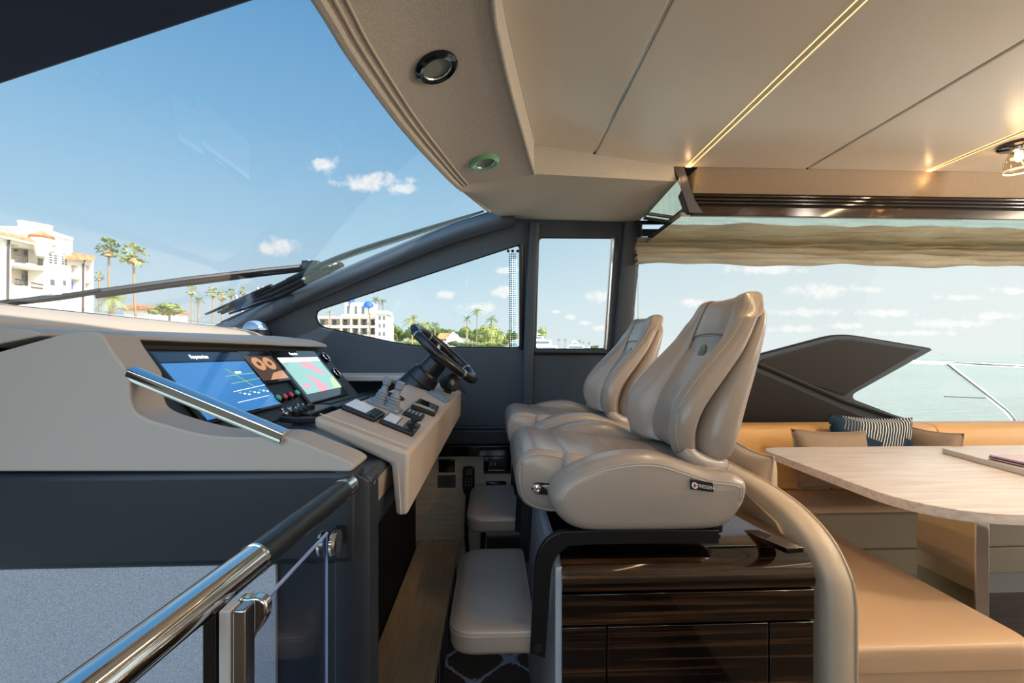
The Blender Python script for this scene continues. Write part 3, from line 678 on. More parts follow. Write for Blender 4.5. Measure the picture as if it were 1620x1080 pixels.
# ---- compass dome on the dash
c = at(404, 522, 2.62); r = root('compass', c, 'small domed black compass at the starboard end of the dashboard', 'compass')
MB().lathe([(.085, -.035), (.085, -.008), (.07, .0)], c, (0, 0, 1), 24).build('base', 'black', r)
MB().lathe([(.065*math.cos(a), .055*math.sin(a)) for a in [PI/2*k/8 for k in range(9)]], c, (0, 0, 1), 24).build('dome', mat('smoked_dome', '#7e97b4', .05, coat=1), r)
MB().box(c+V((-.10, -.03, -.01)), (.07, .07, .045)).build('visor', 'cowl', r, bevel=.012)
# ---- control pod
PA = V((-.385, 0, -.135)); PB = V((-.185, 0, -.2135)); PD = (PB-PA).normalized(); PU = V((-PD.z, 0, PD.x)); PU = PU if PU.z > 0 else -PU
def PO(px, py, off=0): return atP(px, py, PA+PU*off, PU)
sec = [V((-.387, 0, -.134)), V((-.387, 0, -.160)), V((-.222, 0, -.240)), V((-.212, 0, -.352)), V((-.186, 0, -.352)), V((-.182, 0, -.214))]
mb = MB(); mb.loft([[V((p.x, y, p.z)) for p in sec] for y in (1.0, 2.62)]); pod = mb.build('control_pod', 'podl', bevel=.009, seg=3)
tag(pod, 'sloping beige leather control pod overhanging the aft edge of the helm console', 'control pod')
mb = MB(); e = [V((-.38, 1.004, -.1335)), V((-.186, 1.004, -.2085)), V((-.184, 1.003, -.345))]; mb.tube([p+V((0, .012, .003)) for p in e[:2]], .0014, 6); mb.tube([V((-.208, .999, -.235)), V((-.2, .999, -.348))], .0014, 6); mb.build('stitching', 'stitch', pod)
PR = Matrix((PD, V((0, 1, 0)), PU)).transposed()
def pbox(mb, c, sx, sy, sz, off=0): return mb.box(c+PU*(off+sz/2), (sx, sy, sz), PR)
def ploc(px, py): return PO(px, py)
class QB:
    """box standing on the pod, footprint from its four corners: front-near, front-far, aft-far, aft-near"""
    def __init__(s, cs): s.c = [PO(*p) for p in cs]; s.m = sum(s.c, V())/4
    def p(s, u, v, h=0): return (s.c[0]*(1-u)+s.c[3]*u)*(1-v)+(s.c[1]*(1-u)+s.c[2]*u)*v+PU*h
    def box(s, u0, u1, v0, v1, h0, h1, mb=None): mb = mb or MB(); return mb.prism([s.p(u0, v0, h0), s.p(u1, v0, h0), s.p(u1, v1, h0), s.p(u0, v1, h0)], PU*(h1-h0))
q = QB(((538, 647), (560, 636), (608, 659), (592, 669))); r = root('engine_control_panel', q.m, 'long black panel with a white sheet over its display, forward near corner of the pod', 'control panel')
q.box(0, 1, 0, 1, 0, .012).build('housing', 'black', r, bevel=.004); M['reflection'] = mat('white_reflection', '#d9dde2', .3)  # displays whitened to paint in the light they reflect
q.box(.05, .66, .1, .92, .012, .0135).build('display', 'reflection', r)
for k in range(4): q.box(.76, .92, .08+.22*k, .24+.22*k, .012, .0145).build('key', 'dark', r, bevel=.001)
q = QB(((599, 670), (612, 658), (664, 677), (653, 692))); r = root('joystick_control', q.m, 'black joystick panel nearest the aft edge of the pod', 'joystick control')
q.box(0, 1, 0, 1, 0, .012).build('housing', 'black', r, bevel=.004)
q.box(.06, .42, .12, .9, .012, .0135).build('display', 'reflection', r); q.box(.46, .62, .12, .9, .012, .0135).build('map_strip', mat('copper_strip', '#b59a78', .4), r)
MB().lathe([(.014, 0), (.014, .004), (.006, .007), (.0055, .012), (.010, .015), (.010, .024), (0, .026)], q.p(.82, .5, .011), PU, 16).build('joystick', 'soft_black', r)
q = QB(((579, 636), (586, 631), (636, 650), (628, 656))); r = root('throttle_control', q.m, 'grey twin-lever throttle control standing on the pod', 'throttle')
q.box(0, 1, 0, 1, 0, .008).build('base_plate', 'grey_plastic', r, bevel=.003)
for uu_ in (.33, .72):
    c = q.p(uu_, .5); ax = (PU*1.0+V((.10, 0, .30))).normalized()
    lv = MB().lathe([(.023, .006), (.023, .016), (.018, .019), (.0205, .023), (.0165, .027), (.019, .032), (.0145, .036), (.016, .041), (.0115, .046), (.0095, .056)], c, ax, 16).build('lever', 'grey_plastic', r)
    MB().lathe([(.0095, .055), (.009, .062), (.013, .066), (.0135, .086), (.011, .089), (0, .0895)], c, ax, 16).build('knob', 'grey_plastic', lv)
q.box(.88, .96, .2, .8, .008, .011).build('button_pad', 'steel', r)
q = QB(((636, 657), (643, 650), (671, 661), (665, 668))); r = root('keypad_remote', q.m, 'small black keypad with rounded ends between joystick panel and silver display', 'keypad')
q.box(0, 1, 0, 1, 0, .013).build('housing', 'soft_black', r, bevel=.006)
for k in range(4): q.box(.14+.2*k, .26+.2*k, .25, .75, .012, .0145).build('key', 'grey_plastic', r, bevel=.0008)
q = QB(((648, 646), (662, 635), (693, 648), (687, 660))); r = root('thruster_panel', q.m, 'black thruster panel with a silver display on the pod below the steering wheel', 'control panel')
q.box(0, 1, 0, 1, 0, .015).build('housing', 'black', r, bevel=.005); q.box(.2, .72, .3, .85, .015, .0165).build('display', 'chrome', r); q.box(.06, .9, .08, .22, .015, .0165).build('trim_strip', mat('copper_strip_2', '#b59a78', .35), r)
c = PO(624, 628); o = MB().torus(c+PU*.004, PU, .030, .006, 30, 8, flat=.7).build('ring_pad', 'soft_black'); tag(o, 'flat black ring pad on the pod behind the throttle levers', 'ring pad')
q = QB(((677, 622), (684, 617), (712, 634), (704, 638))); o = q.box(0, 1, 0, 1, 0, .01).build('trim_tab_plate', 'grey_plastic', bevel=.004); tag(o, 'flat grey plate with a notched tip on the far end of the pod', 'control plate')
# bracketed round lamp
c = PO(706, 622)+PU*.055+V((0, .04, 0)); r = root('swivel_lamp', PO(706, 622), 'round black swivel lamp in a bracket at the far end of the pod', 'lamp')
axl = V((.75, -.55, .1)).normalized()
MB().lathe([(.03, -.05), (.042, -.02), (.048, .012), (.046, .02), (.036, .012), (.02, .004), (0, .002)], c, axl, 24).build('shell', 'soft_black', r)
MB().lathe([(.016, .004), (.014, .012), (0, .014)], c, axl, 16).build('lens', 'grey_plastic', r)
MB().tube([c-PU*.03, c-PU*.075], .02, 10).build('foot', 'soft_black', r)
MB().tube([c+V((.02, .05, .0)), c+V((.035, .06, .05)), c+V((.05, .06, .085))], .010, 8).build('handle', 'soft_black', r)
MB().tube([c+V((.03, .05, -.0)), c+V((.07, .06, -.06))], .006, 8).build('stay', 'soft_black', r)
# ---- steering wheel and column
wc = at(703, 559, 2.14); wax = V((.66, -.05, .75)).normalized()
r = root('steering_wheel', wc-wax*.2, 'dark leather steering wheel with silver collars, tilted on a black column', 'steering wheel')
top = wax.cross(V((0, 1, 0))).normalized()
MB().torus(wc, wax, .178, .023, 64, 12, flat=.9).build('rim', 'rim', r)
for k in range(4):
    a = PI*.25+k*PI/2; MB().torus(wc, wax, .178, .0245, 3, 12, a-.03, a+.03, .9, top).build('collar', 'steel', r, label='silver rim collar')
MB().lathe([(0, -.03), (.045, -.03), (.055, -.01), (.05, .012), (.03, .018), (0, .018)], wc-wax*.02, wax, 24).build('hub', 'black', r)
for k in range(3):
    a = PI+(k-1)*2*PI/3.2; d = top*math.cos(a)+wax.cross(top)*math.sin(a)
    MB().tube([wc-wax*.03+d*.03, wc-wax*.022+d*.10, wc+d*.165], [.02, .015, .014], 8, flat=.35, up=wax).build('spoke', 'chrome', r)
MB().lathe([(.05, -.05), (.052, -.11), (.058, -.115), (.062, -.125)], wc, wax, 24).build('column', 'black', r)
MB().lathe([(.066, -.12), (.070, -.13), (.076, -.16), (.078, -.165), (.074, -.17), (.078, -.22), (.082, -.235), (0, -.236)], wc, wax, 24).build('motor_housing', 'black', r)
MB().lathe([(.092, -.236), (.094, -.24), (.094, -.252), (.09, -.256), (0, -.256)], wc, wax, 4).build('flange', 'soft_black', r, bevel=.006)
bz = wc-wax*.25
mb = MB(); t2 = wax.cross(V((0, 1, 0))).normalized()
sq = lambda c, a, b: [c+t2*x*a+V((0, y*b, 0)) for x, y in ((-1, -1), (1, -1), (1, 1), (-1, 1))]
mb.loft([sq(bz, .095, .09), [V((-.50, bz.y-.13, -.19)), V((-.27, bz.y-.13, -.215)), V((-.27, bz.y+.13, -.215)), V((-.50, bz.y+.13, -.19))]][::1]); mb.build('plinth', 'dark', r, bevel=.008)
# ================================================================== HELM SEATS (built at Y 1.5, the far one a copy)
YS = 1.5
M['seam_dark'] = mat('brown_seam', '#75655a', .7)  # seams in a darker brown than the leather
seat = root('helm_chair', (.40, YS, -.50), 'nearer beige leather helm chair with a black maker tag on its side bolster', 'helm chair', 'helm chairs')
def N3(px, py, y): 
    p = at(px, py, y); return V((p.x, 0, p.z))
# front roll
nose = crom([N3(x, y, 1.30) for x, y in ((815, 752), (819, 728), (831, 714), (852, 709), (885, 714), (925, 724), (980, 735), (985, 790), (925, 806), (870, 809), (836, 800), (820, 782))], 5, True)
pad(MB(), nose, 1.275, 1.725, .03, 6).build('front_roll', 'leather', seat, smooth=80)
for y in (1.279, 1.721):
    q = inset2(nose, .012); MB().tube([V((p.x, y, p.z)) for p in q+q[:1]], .0013, 5, cap=False).build('stitching', 'stitch', seat)
# cushion
cush = crom([V((.20, 0, -.285)), V((.27, 0, -.288)), V((.40, 0, -.305)), V((.54, 0, -.322)), V((.66, 0, -.33)), V((.68, 0, -.40)), V((.45, 0, -.43)), V((.24, 0, -.42)), V((.19, 0, -.36))], 5, True)
pad(MB(), cush, 1.26, 1.74, .03, 5).build('seat_cushion', 'leather', seat, smooth=80)
MB().tube([V((.365, y, -.2985)) for y in (1.29, 1.5, 1.71)], .0012, 5).build('seam', 'stitch', seat)
# side bolsters
bol = crom([N3(x, y, 1.18) for x, y in ((871, 795), (878, 772), (897, 752), (928, 735), (965, 724), (1005, 719), (1045, 721), (1082, 732), (1120, 745), (1160, 750), (1181, 762), (1181, 788), (1164, 818), (1138, 836), (1080, 840), (1000, 841), (925, 840), (890, 824))], 4, True)
for k, (a, b) in enumerate(((1.165, 1.285), (1.835, 1.715))):
    bl = pad(MB(), bol, a, b, .036, 7).build('side_bolster', 'leather', seat, smooth=80)
    s = 1 if k == 0 else -1
    arc = inset2(bol, .026); arc = [V((p.x, a+s*.0005, p.z)) for p in arc]
    n = len(arc); sel = [arc[i % n] for i in range(0, 47)]
    MB().tube(sel, .0014, 5).build('stitching', 'stitch', bl)
    arc2 = [V((p.x, a+s*.003, p.z)) for p in inset2(bol, .0195)]
    MB().tube([arc2[i % n] for i in range(0, 47)], .0009, 5).build('stitching', 'stitch', bl)
# maker tag on the near bolster
t0, t1, t2, t3 = [at(x, y, 1.158) for x, y in ((1091, 757), (1127, 763), (1128, 778), (1092, 773))]
tg = MB(); tg.prism([t0, t1, t2, t3], (0, -.004, 0)); tg = tg.build('maker_tag', 'soft_black', seat, bevel=.001, label='black fabric maker tag')
tx = (t1-t0).normalized(); ty = (t0-t3).normalized()
def tp(u, v, d=.0055): return t0.lerp(t1, u).lerp(t3.lerp(t2, u), v)+V((0, -d, 0))
text_mesh('TRESSEH', .0125, tp(.63, .55), tx, ty, 'white', 'lettering', tg, depth=.0003)
MB().add([tp(.17, .55)+tx*.0085*math.cos(a)+ty*.0085*math.sin(a) for a in [2*PI*k/20 for k in range(20)]], [tuple(range(20))]).build('tag_roundel', 'white', tg, smooth=0)
MB().add([tp(.17, .55, .0062)+tx*x+ty*y for x, y in ((-.003, .006), (.006, 0), (-.003, -.006))], [(0, 1, 2)]).build('tag_arrow', mat('tag_red', '#c01828', .5), tg, smooth=0)
# tilt latch on the front roll
lc = at(856, 772, 1.27)
m = MB(); lo = roundpoly([at(843, 763, 1.267), at(884, 765, 1.267), at(884, 784, 1.267), at(843, 781, 1.267)], .012, 5); m.prism(lo, (0, .02, 0)); la = m.build('latch_slot', 'gloss_black', seat)
MB().lathe([(0, .0), (.013, 0), (.014, -.006), (.011, -.012), (.006, -.013), (.005, -.008), (0, -.008)], at(849, 772, 1.266), (0, 1, 0), 20).build('latch_knob', 'chrome', seat)
m = MB(); m.prism([at(856, 768, 1.262), at(884, 767, 1.262), at(884, 783, 1.262), at(870, 779, 1.262)], (0, .006, 0)); m.build('latch_lever', 'steel', seat, bevel=.002)
# backrest: quilted pad in four pieces over a shell
def sup(hw, xf, xb, z, n=44, e=2.6):
    o = []; cx = (xf+xb)/2; hx = (xb-xf)/2
    for k in range(n):
        a = 2*PI*k/n; c, s = math.cos(a), math.sin(a)
        o.append(V((cx+hx*math.copysign(abs(c)**(2/e), c), YS+hw*math.copysign(abs(s)**(2/e), s), z)))
    return o
sh = [(-.310, .60, .675, .19), (-.304, .59, .700, .228), (-.285, .58, .715, .242), (-.24, .575, .728, .250), (-.14, .60, .757, .246), (-.06, .655, .78, .238), (.02, .71, .80, .225), (.09, .755, .822, .205), (.125, .772, .824, .19), (.152, .784, .818, .165), (.168, .79, .808, .13)]
mb = MB(); mb.loft([sup(w, a, b, z, e=3.0) for z, a, b, w in sh]); mb.build('backrest_shell', 'leather', seat, smooth=80, sub=1)
# rows of the pad: height, ridge x, outer edge x, centre x, half width
PADR = [(-.315, .60, .64, .66, .170), (-.305, .555, .60, .645, .205), (-.28, .525, .575, .635, .236), (-.235, .508, .563, .622, .254), (-.19, .506, .570, .624, .260), (-.14, .520, .594, .640, .259), (-.08, .562, .640, .668, .252), (0, .637, .705, .702, .238), (.05, .682, .738, .720, .228), (.065, .693, .746, .7225, .225), (.10, .716, .766, .734, .215), (.14, .740, .790, .750, .203), (.168, .755, .802, .762, .190), (.182, .768, .806, .774, .172), (.187, .785, .803, .787, .150)]
R_ = crom([V((r[1], r[2], r[3])) for r in PADR], 4); Z_ = crom([V((r[0], r[4], 0)) for r in PADR], 4)
def crest(y, z):
    w = min(1, max(0, (z-.11)/.075)); a = abs(y)
    return z+w*(.010*math.exp(-((a-.125)/.045)**2)-.045*max(0, (a-.15)/.05)**1.4-.004)
def padrow(i):
    xr, xe, xc = R_[i]; z, w = Z_[i].x, Z_[i].y; k = w/.26; seam = .132*min(1, k*1.05)
    ctl = [(xe+.03, w-.06), (xe+.004, w-.014), (xe-.006, w), (xr+.022, w-.004), (xr+.002, w-.034*k), (xr+.004, w-.066*k), (xr*.55+xc*.45, w-.105*k), (xc-.004, seam)]
    side = crom([V((x, y, 0)) for x, y in ctl], 4); side[-1] = V((xc+.004, seam, 0))
    cen = [V((xc-.004+.008*(abs(u))**6, seam*u, 0)) for u in [1-2*j/12 for j in range(13)]]; cen[0] = V((xc+.004, seam, 0)); cen[-1] = V((xc+.004, -seam, 0))
    return side, cen, z
NR = len(R_)
for s in (1, -1):
    lp = []
    for i in range(NR):
        sd, cn, z = padrow(i); lp.append([V((p.x, YS+s*p.y, crest(p.y, z))) for p in sd])
    bb = MB().loft(lp, closed=False).build('back_bolster', 'leather', seat, smooth=75, sub=1)
    for col, r0, r1 in ((9, 6, NR-4), (12, 6, NR-4)):
        pass
    MB().tube([lp[i][11]-V((.0008, 0, 0)) for i in range(NR-16, NR-5)], .0013, 5).build('stitching', 'stitch', bb)
    MB().tube([lp[i][14]-V((.0008, 0, 0)) for i in range(8, NR-3)], .0010, 5).build('stitching', 'stitch', bb)
    MB().tube([lp[i][len(lp[i])-1]-V((.0015, 0, 0)) for i in range(3, NR-3)], .0018, 5).build('seam', 'seam_dark', bb)
iz = next(i for i in range(NR) if Z_[i].x >= .055)
for nm, i0, i1 in (('back_cushion', 0, iz), ('headrest', iz, NR-1)):
    lp = []
    for i in range(i0, i1+1):
        sd, cn, z = padrow(i); e = .004 if i in (iz,) else 0; lp.append([V((p.x+e, YS+p.y, crest(p.y, z)+.012*(1-(p.y/.14)**2)*(1 if i == iz else 0))) for p in cn])
    MB().loft(lp, closed=False).build(nm, 'leather', seat, smooth=75, sub=1)
sd, cn, z = padrow(iz); MB().tube([V((p.x+.001, YS+p.y, z+.012*(1-(p.y/.14)**2))) for p in cn], .0022, 5).build('seam', 'seam_dark', seat)
MB().tube(crom([V((.545, YS-.218, -.272)), V((.565, YS-.226, -.295)), V((.61, YS-.222, -.316)), V((.66, YS-.195, -.325)), V((.69, YS-.10, -.328)), V((.69, YS+.10, -.328)), V((.66, YS+.195, -.325)), V((.61, YS+.222, -.316)), V((.565, YS+.226, -.295)), V((.545, YS+.218, -.272))], 5), .027, 12).build('bottom_roll', 'leather', seat)
# emblem
ec = V((.664, YS-.0, -.0)); n_ = V((-.93, 0, .37)).normalized(); eu = V((0, -1, 0)); ev = n_.cross(eu); ev = ev if ev.z > 0 else -ev
hitp = at(1114, 563, YS-.0)
def ep(u, v, d=.003): 
    return V((.6975, YS-.005, .0))+eu*u+ev*v+n_*d
M['gold'] = mat('dark_gold', '#6a5a36', .3, metal=.8); M['paleg'] = mat('pale_gold', '#c9bd9a', .3, metal=.6)
em = MB(); em.prism([ep(.026*math.cos(a), .034*math.sin(a), -.006) for a in [2*PI*k/28 for k in range(28)]], n_*.0085); em = em.build('emblem', 'gold', seat, label='dark gold shield emblem')
def strip(a, b, w): 
    a = V((a[0], a[1], 0)); b = V((b[0], b[1], 0)); d = (b-a).normalized(); q = V((-d.y, d.x, 0))*w
    return [ep(p.x, p.y, .0034) for p in (a-q, b-q, b+q, a+q)]
mb = MB()
for a, b, w in (((-.022, -.012), (.005, .030), .0014), ((.005, .030), (.013, -.024), .0014), ((-.018, -.018), (.016, -.016), .0014)):
    mb.add(strip(a, b, w), [(0, 1, 2, 3)])
mb.build('emblem_lines', 'paleg', em, smooth=0)
# base, footrest and its arm
MB().b2((.24, 1.22, -.49), (.63, 1.78, -.435)).build('seat_base', 'black', seat, bevel=.006)
MB().b2((.30, 1.3, -.53), (.55, 1.7, -.48)).build('slide', 'soft_black', seat)
arm_o = crom([N3(x, y, 1.19) for x, y in ((1135, 836), (980, 836), (905, 838), (884, 840), (864, 852), (851, 873), (845, 900), (842, 960), (838, 1030))], 4)
arm_i = crom([N3(x, y, 1.19) for x, y in ((1135, 858), (980, 858), (905, 861), (893, 866), (881, 877), (873, 895), (870, 920), (867, 970), (862, 1037))], 4)
mb = MB(); mb.loft([[V((a.x, 1.18, a.z)), V((b.x, 1.18, b.z)), V((b.x, 1.20, b.z)), V((a.x, 1.20, a.z))] for a, b in zip(arm_o, arm_i)]); mb.build('footrest_arm', 'black', seat, bevel=.004)
mb = MB(); mb.loft([[V((a.x, 1.72, a.z)), V((b.x, 1.72, b.z)), V((b.x, 1.735, b.z)), V((a.x, 1.735, a.z))] for a, b in zip(arm_o, arm_i)]); mb.build('footrest_arm', 'black', seat, bevel=.004)
MB().lathe([(0, -.004), (.012, -.004), (.012, 0), (0, 0)], at(851, 1024, 1.18), (0, 1, 0), 16).build('pivot_bolt', 'soft_black', seat)
fz = -.725
fo = roundpoly([V((-.118, 1.19, 0)), V((.112, 1.19, 0)), V((.112, 1.70, 0)), V((-.118, 1.70, 0))], [.075, .012, .012, .085], 9)
c_ = V((0, 1.44, 0)); loops = []
for z, k in ((-.062, .965), (-.052, .99), (-.03, 1.0), (-.014, 1.0), (-.004, .985), (.002, .95), (.005, .80), (.006, .5)):
    loops.append([V((c_.x+(p.x-c_.x)*(1-(1-k)*1.2), c_.y+(p.y-c_.y)*(1-(1-k)*.55), fz+z)) for p in fo])
mb = MB(); mb.loft(loops); fr = mb.build('footrest', 'leather', seat, smooth=80)
MB().tube([V((p.x*1.002, p.y+(p.y-1.44)*.001, fz-.014)) for p in fo+fo[:1]], .0022, 5, cap=False).build('piping', 'leather', fr)
MB().tube([V((c_.x+(p.x-c_.x)*.98, c_.y+(p.y-c_.y)*.99, fz-.004)) for p in fo+fo[:1]], .0012, 5, cap=False).build('stitching', 'stitch', fr)
far = copy_thing(seat, (0.0, .82, 0), 'farther beige leather helm chair, beside the starboard wall and half hidden by the nearer one')

# ---- ebony cabinet under the seats
cab = root('seat_cabinet', (.53, 2.0, -1.46), 'glossy dark striped-wood cabinet carrying the helm seats', 'cabinet')
XL, XR, YN = at(889, 900, 1.2).x, at(1289, 900, 1.2).x, 1.2
zT, z1, z2, z3 = -.535, at(900, 936, YN).z, at(900, 941, YN).z, at(900, 993, YN).z
cap = [V((XL, YN+.0, z1)), V((XL, YN-.004, z1+.02)), V((XL, YN+.006, z1+.05)), V((XL, YN+.03, z1+.075)), V((XL, YN+.07, z1+.088)), V((XL, 2.74, z1+.092)), V((XL, 2.74, z1-.02)), V((XL, YN+.05, z1-.02))]
mb = MB(); mb.loft([[p+V((x, 0, 0)) for p in cap] for x in (0, XR-XL)]); mb.build('top', 'ebony', cab, smooth=50)
MB().b2((XL+.004, YN+.02, -1.46), (XR-.004, 2.74, z1-.02)).build('carcass', 'deep', cab)
MB().b2((XL, YN, z3+.006), (XR, YN+.022, z2)).build('drawer_front', 'ebony', cab, bevel=.002)
gx = [XL, at(960, 1030, YN).x, at(1217, 1030, YN).x, XR]
for i in range(3): MB().b2((gx[i]+(.0025 if i else 0), YN, -1.44), (gx[i+1]-.0025, YN+.022, z3)).build('door', 'ebony', cab, bevel=.002)
MB().b2((XL-.016, YN+.012, -1.46), (XL+.002, 2.74, z1+.06)).build('forward_panel', 'pale_panel', cab, bevel=.002)
mb = MB(); mb.prism([at(1160, 838, 1.45), at(1182, 838, 1.45), atZ(1272, 874, -.505), atZ(1245, 876, -.505)], (0, 0, .014)); mb.build('top_flap', 'ebony', cab, bevel=.002)
MB().b2((XL+.05, YN+.12, z1+.085), (XR-.2, 1.9, z1+.096)).build('seat_plinth', 'black', cab)

# ---- pieces on the lower starboard wall
def onwall(n, x0, y0, x1, y1, d, m, label, cat, bev=.003, y=2.8):
    a, b = at(x0, y0, y), at(x1, y1, y); o = MB().b2((a.x, y-d, b.z), (b.x, y, a.z)).build(n, m, bevel=bev); return tag(o, label, cat)
onwall('blank_plate', 694, 726, 720, 746, .012, 'gloss_black', 'small square black plate on the pale oak wall, left of the handset', 'wall plate')
p = onwall('notice_plate', 692, 751, 721, 771, .004, mat('grey_plate', '#4d5058', .35), 'grey engraved notice plate under the square black plate', 'notice')
mb = MB()
for k in range(7): a = at(695, 755+k*2.1, 2.795); b = at(718-(k*5) % 7, 755+k*2.1, 2.795); mb.tube([a, b], .0012, 4)
mb.build('engraved_lines', 'deep', p)
sw = onwall('switch_panel', 765, 721, 808, 748, .012, 'gloss_black', 'black framed switch plate on the pale oak wall, left of the far helm seat', 'switch')
a, b = at(773, 726, 2.785), at(800, 743, 2.785)
MB().b2((a.x, 2.777, b.z), (b.x, 2.79, a.z)).build('rocker', mat('blue_black_switch', '#1b2733', .25), sw, bevel=.002)
MB().tube([V((a.x, 2.776, b.z)), V((b.x, 2.776, b.z)), V((b.x, 2.776, a.z)), V((a.x, 2.776, a.z)), V((a.x, 2.776, b.z))], .003, 6).build('rocker_rim', 'chrome', sw)
for px in (776, 783): MB().tube([at(px, 732, 2.774), at(px, 736, 2.774)], .003, 6).build('indicator', 'white', sw)
onwall('socket', 769, 760, 801, 776, .03, 'gloss_black', 'black rounded socket below the switch plate on the oak wall', 'socket', .012)
c = at(741, 757, 2.76); r = root('wired_remote', at(741, 782, 2.76), 'black wired handset with a small display hanging on the oak wall', 'remote control')
o1 = roundpoly([at(733, 737, 2.775), at(751, 737, 2.775), at(751, 770, 2.775), at(747, 782, 2.775), at(736, 782, 2.775), at(732, 770, 2.775)], .02, 4)
mb = MB(); mb.prism(o1, (0, -.03, 0)); mb.build('handset', 'soft_black', r, bevel=.006)
a, b = at(736, 742, 2.742), at(747, 751, 2.742); MB().b2((a.x, 2.741, b.z), (b.x, 2.746, a.z)).build('display', 'screen', r)
for i in range(3):
    for j in range(3): MB().lathe([(.004, 0), (.004, .003), (0, .003)], at(737+4.5*i, 757+5*j, 2.745), (0, -1, 0), 8).build('key', 'grey_plastic', r)
MB().tube(crom([at(741, 782, 2.765), at(739, 800, 2.76), at(738, 850, 2.74), at(742, 890, 2.72), at(744, 905, 2.7)], 6), .012, 8).build('cord', 'soft_black', r)
o = MB().tube(crom([at(765, 838, 2.76), at(764, 860, 2.75), at(762, 900, 2.74)], 5), .016, 8).build('cable_loop', 'soft_black'); tag(o, 'short thick black cable below the far footrest', 'cable')
o = MB(); a, b = at(770, 848, 2.79), at(832, 930, 2.79); o.b2((a.x, 2.78, b.z), (b.x, 2.8, a.z)); o = o.build('kick_grille', mat('grey_grille', '#6b625a', .6), bevel=.002); tag(o, 'grey ribbed grille low on the oak wall under the far footrest', 'grille')
mb = MB()
for k in range(22): x = a.x+(b.x-a.x)*(k+.5)/22; mb.b2((x-.003, 2.776, b.z+.01), (x+.003, 2.782, a.z-.01))
mb.build('rib', 'deep', o)

# ---- handrail with clear guard
hr = root('handrail', (-.29, .6, -1.5), 'polished steel handrail with a black leather grip and clear guard panel, at the stairwell', 'handrail')
ra, rb = at(548, 770, .845), at(120, 1108, .335); rb = ra+(rb-ra)*1.22
rg0, rg1 = .055, .405
def rp(t): return ra.lerp(rb, t)
RR = .0185
def tt(px): 
    lo, hi = 0, 1
    for _ in range(40):
        m = (lo+hi)/2; p = rp(m); a = p.x/p.y; sx, _z = slope(px, 900)
        if a > sx: lo = m
        else: hi = m
    return lo
tA, tB = tt(541), tt(402)
MB().tube([rp(tA), rp(tB)], RR*1.01, 24).build('leather_grip', 'grip', hr, label='black leather grip')
MB().tube([rp(tB), rp(1)], RR, 28).build('steel_tube', 'chrome', hr)
MB().tube([rp(-.012), rp(tA)], RR*1.03, 24).build('end_collar', 'chrome', hr)
MB().lathe([(.019, 0), (.019, .004), (0, .004)], rp(-.012), ra-rb, 20).build('end_flange', 'chrome', hr)
for t in (tA, tB):
    d = (rb-ra).normalized()*.002; MB().tube([rp(t)-d, rp(t)+d], RR*1.05, 24).build('collar_ring', 'chrome', hr)
gx0 = -.285
def G(px, py): return atX(px, py, gx0)
gp = [G(533, 828), G(372, 954), G(372, 1500), G(513, 1500), G(519, 1000)]
gp = [V((gx0, .79, -.305)), V((gx0, .505, -.305)), V((gx0, .505, -1.4)), V((gx0, .79, -1.4))]
mb = MB(); mb.prism(gp, (.004, 0, 0)); mb.build('guard_panel', 'acrylic', hr, smooth=0)
MB().b2((gx0, .505, -.307), (gx0+.004, .79, -.3035)).build('panel_edge', 'acryl_edge', hr)
MB().b2((gx0, .788, -1.4), (gx0+.003, .790, -.305)).build('panel_edge', 'acryl_edge', hr)
# clamp near the console
for k in (0, 1):
    c = V((gx0+(-.006 if k else .014), .795, -.325)); MB().lathe([(0, -.005), (.021, -.005), (.023, .0), (.021, .005), (0, .005)], c, (1, 0, 0), 24).build('clamp_disc', 'chrome', hr)
MB().b2((gx0-.004, .795, -.345), (gx0+.012, .86, -.315)).build('clamp_block', 'black', hr, bevel=.003)
# posts and hinge clamp nearer the camera
yp = .455; M['bronze'] = mat('bronze_chrome', (.42, .36, .32), .12, metal=1); M['post_satin'] = mat('satin_post', '#b4aca6', .4)
for xa_, xb_, ztop, m_ in ((319, 341, 978, 'gloss_black'), (345, 364, 966, 'post_satin'), (367, 387, 952, 'bronze')):
    a, b = at(xa_, ztop, yp), at(xb_, ztop, yp); MB().b2((a.x, yp, -1.4), (b.x, yp+.02, rp(tt((xa_+xb_)/2)).z-.006)).build('post', m_, hr, bevel=.002)
cl = [G(388, 985), G(396, 962), G(410, 950), G(421, 960), G(419, 985), G(404, 1005), G(392, 1020), G(388, 1030)]
y0 = .485
cl = [at(x, y, y0) for x, y in ((372, 955), (392, 948), (408, 947), (420, 955), (421, 972), (414, 990), (398, 1012), (390, 1024), (372, 1024))]
cl = crom(cl, 3, True); mb = MB(); mb.prism(cl, (0, .014, 0)); mb.build('hinge_clamp', 'chrome', hr, bevel=.004, seg=3)
MB().lathe([(.004, -.004), (.004, .004), (0, .005)], at(403, 951, y0+.007), (0, 0, 1), 12).build('clamp_screw', 'chrome', hr)
# ================================================================== SALON DINETTE
ZS = -.82
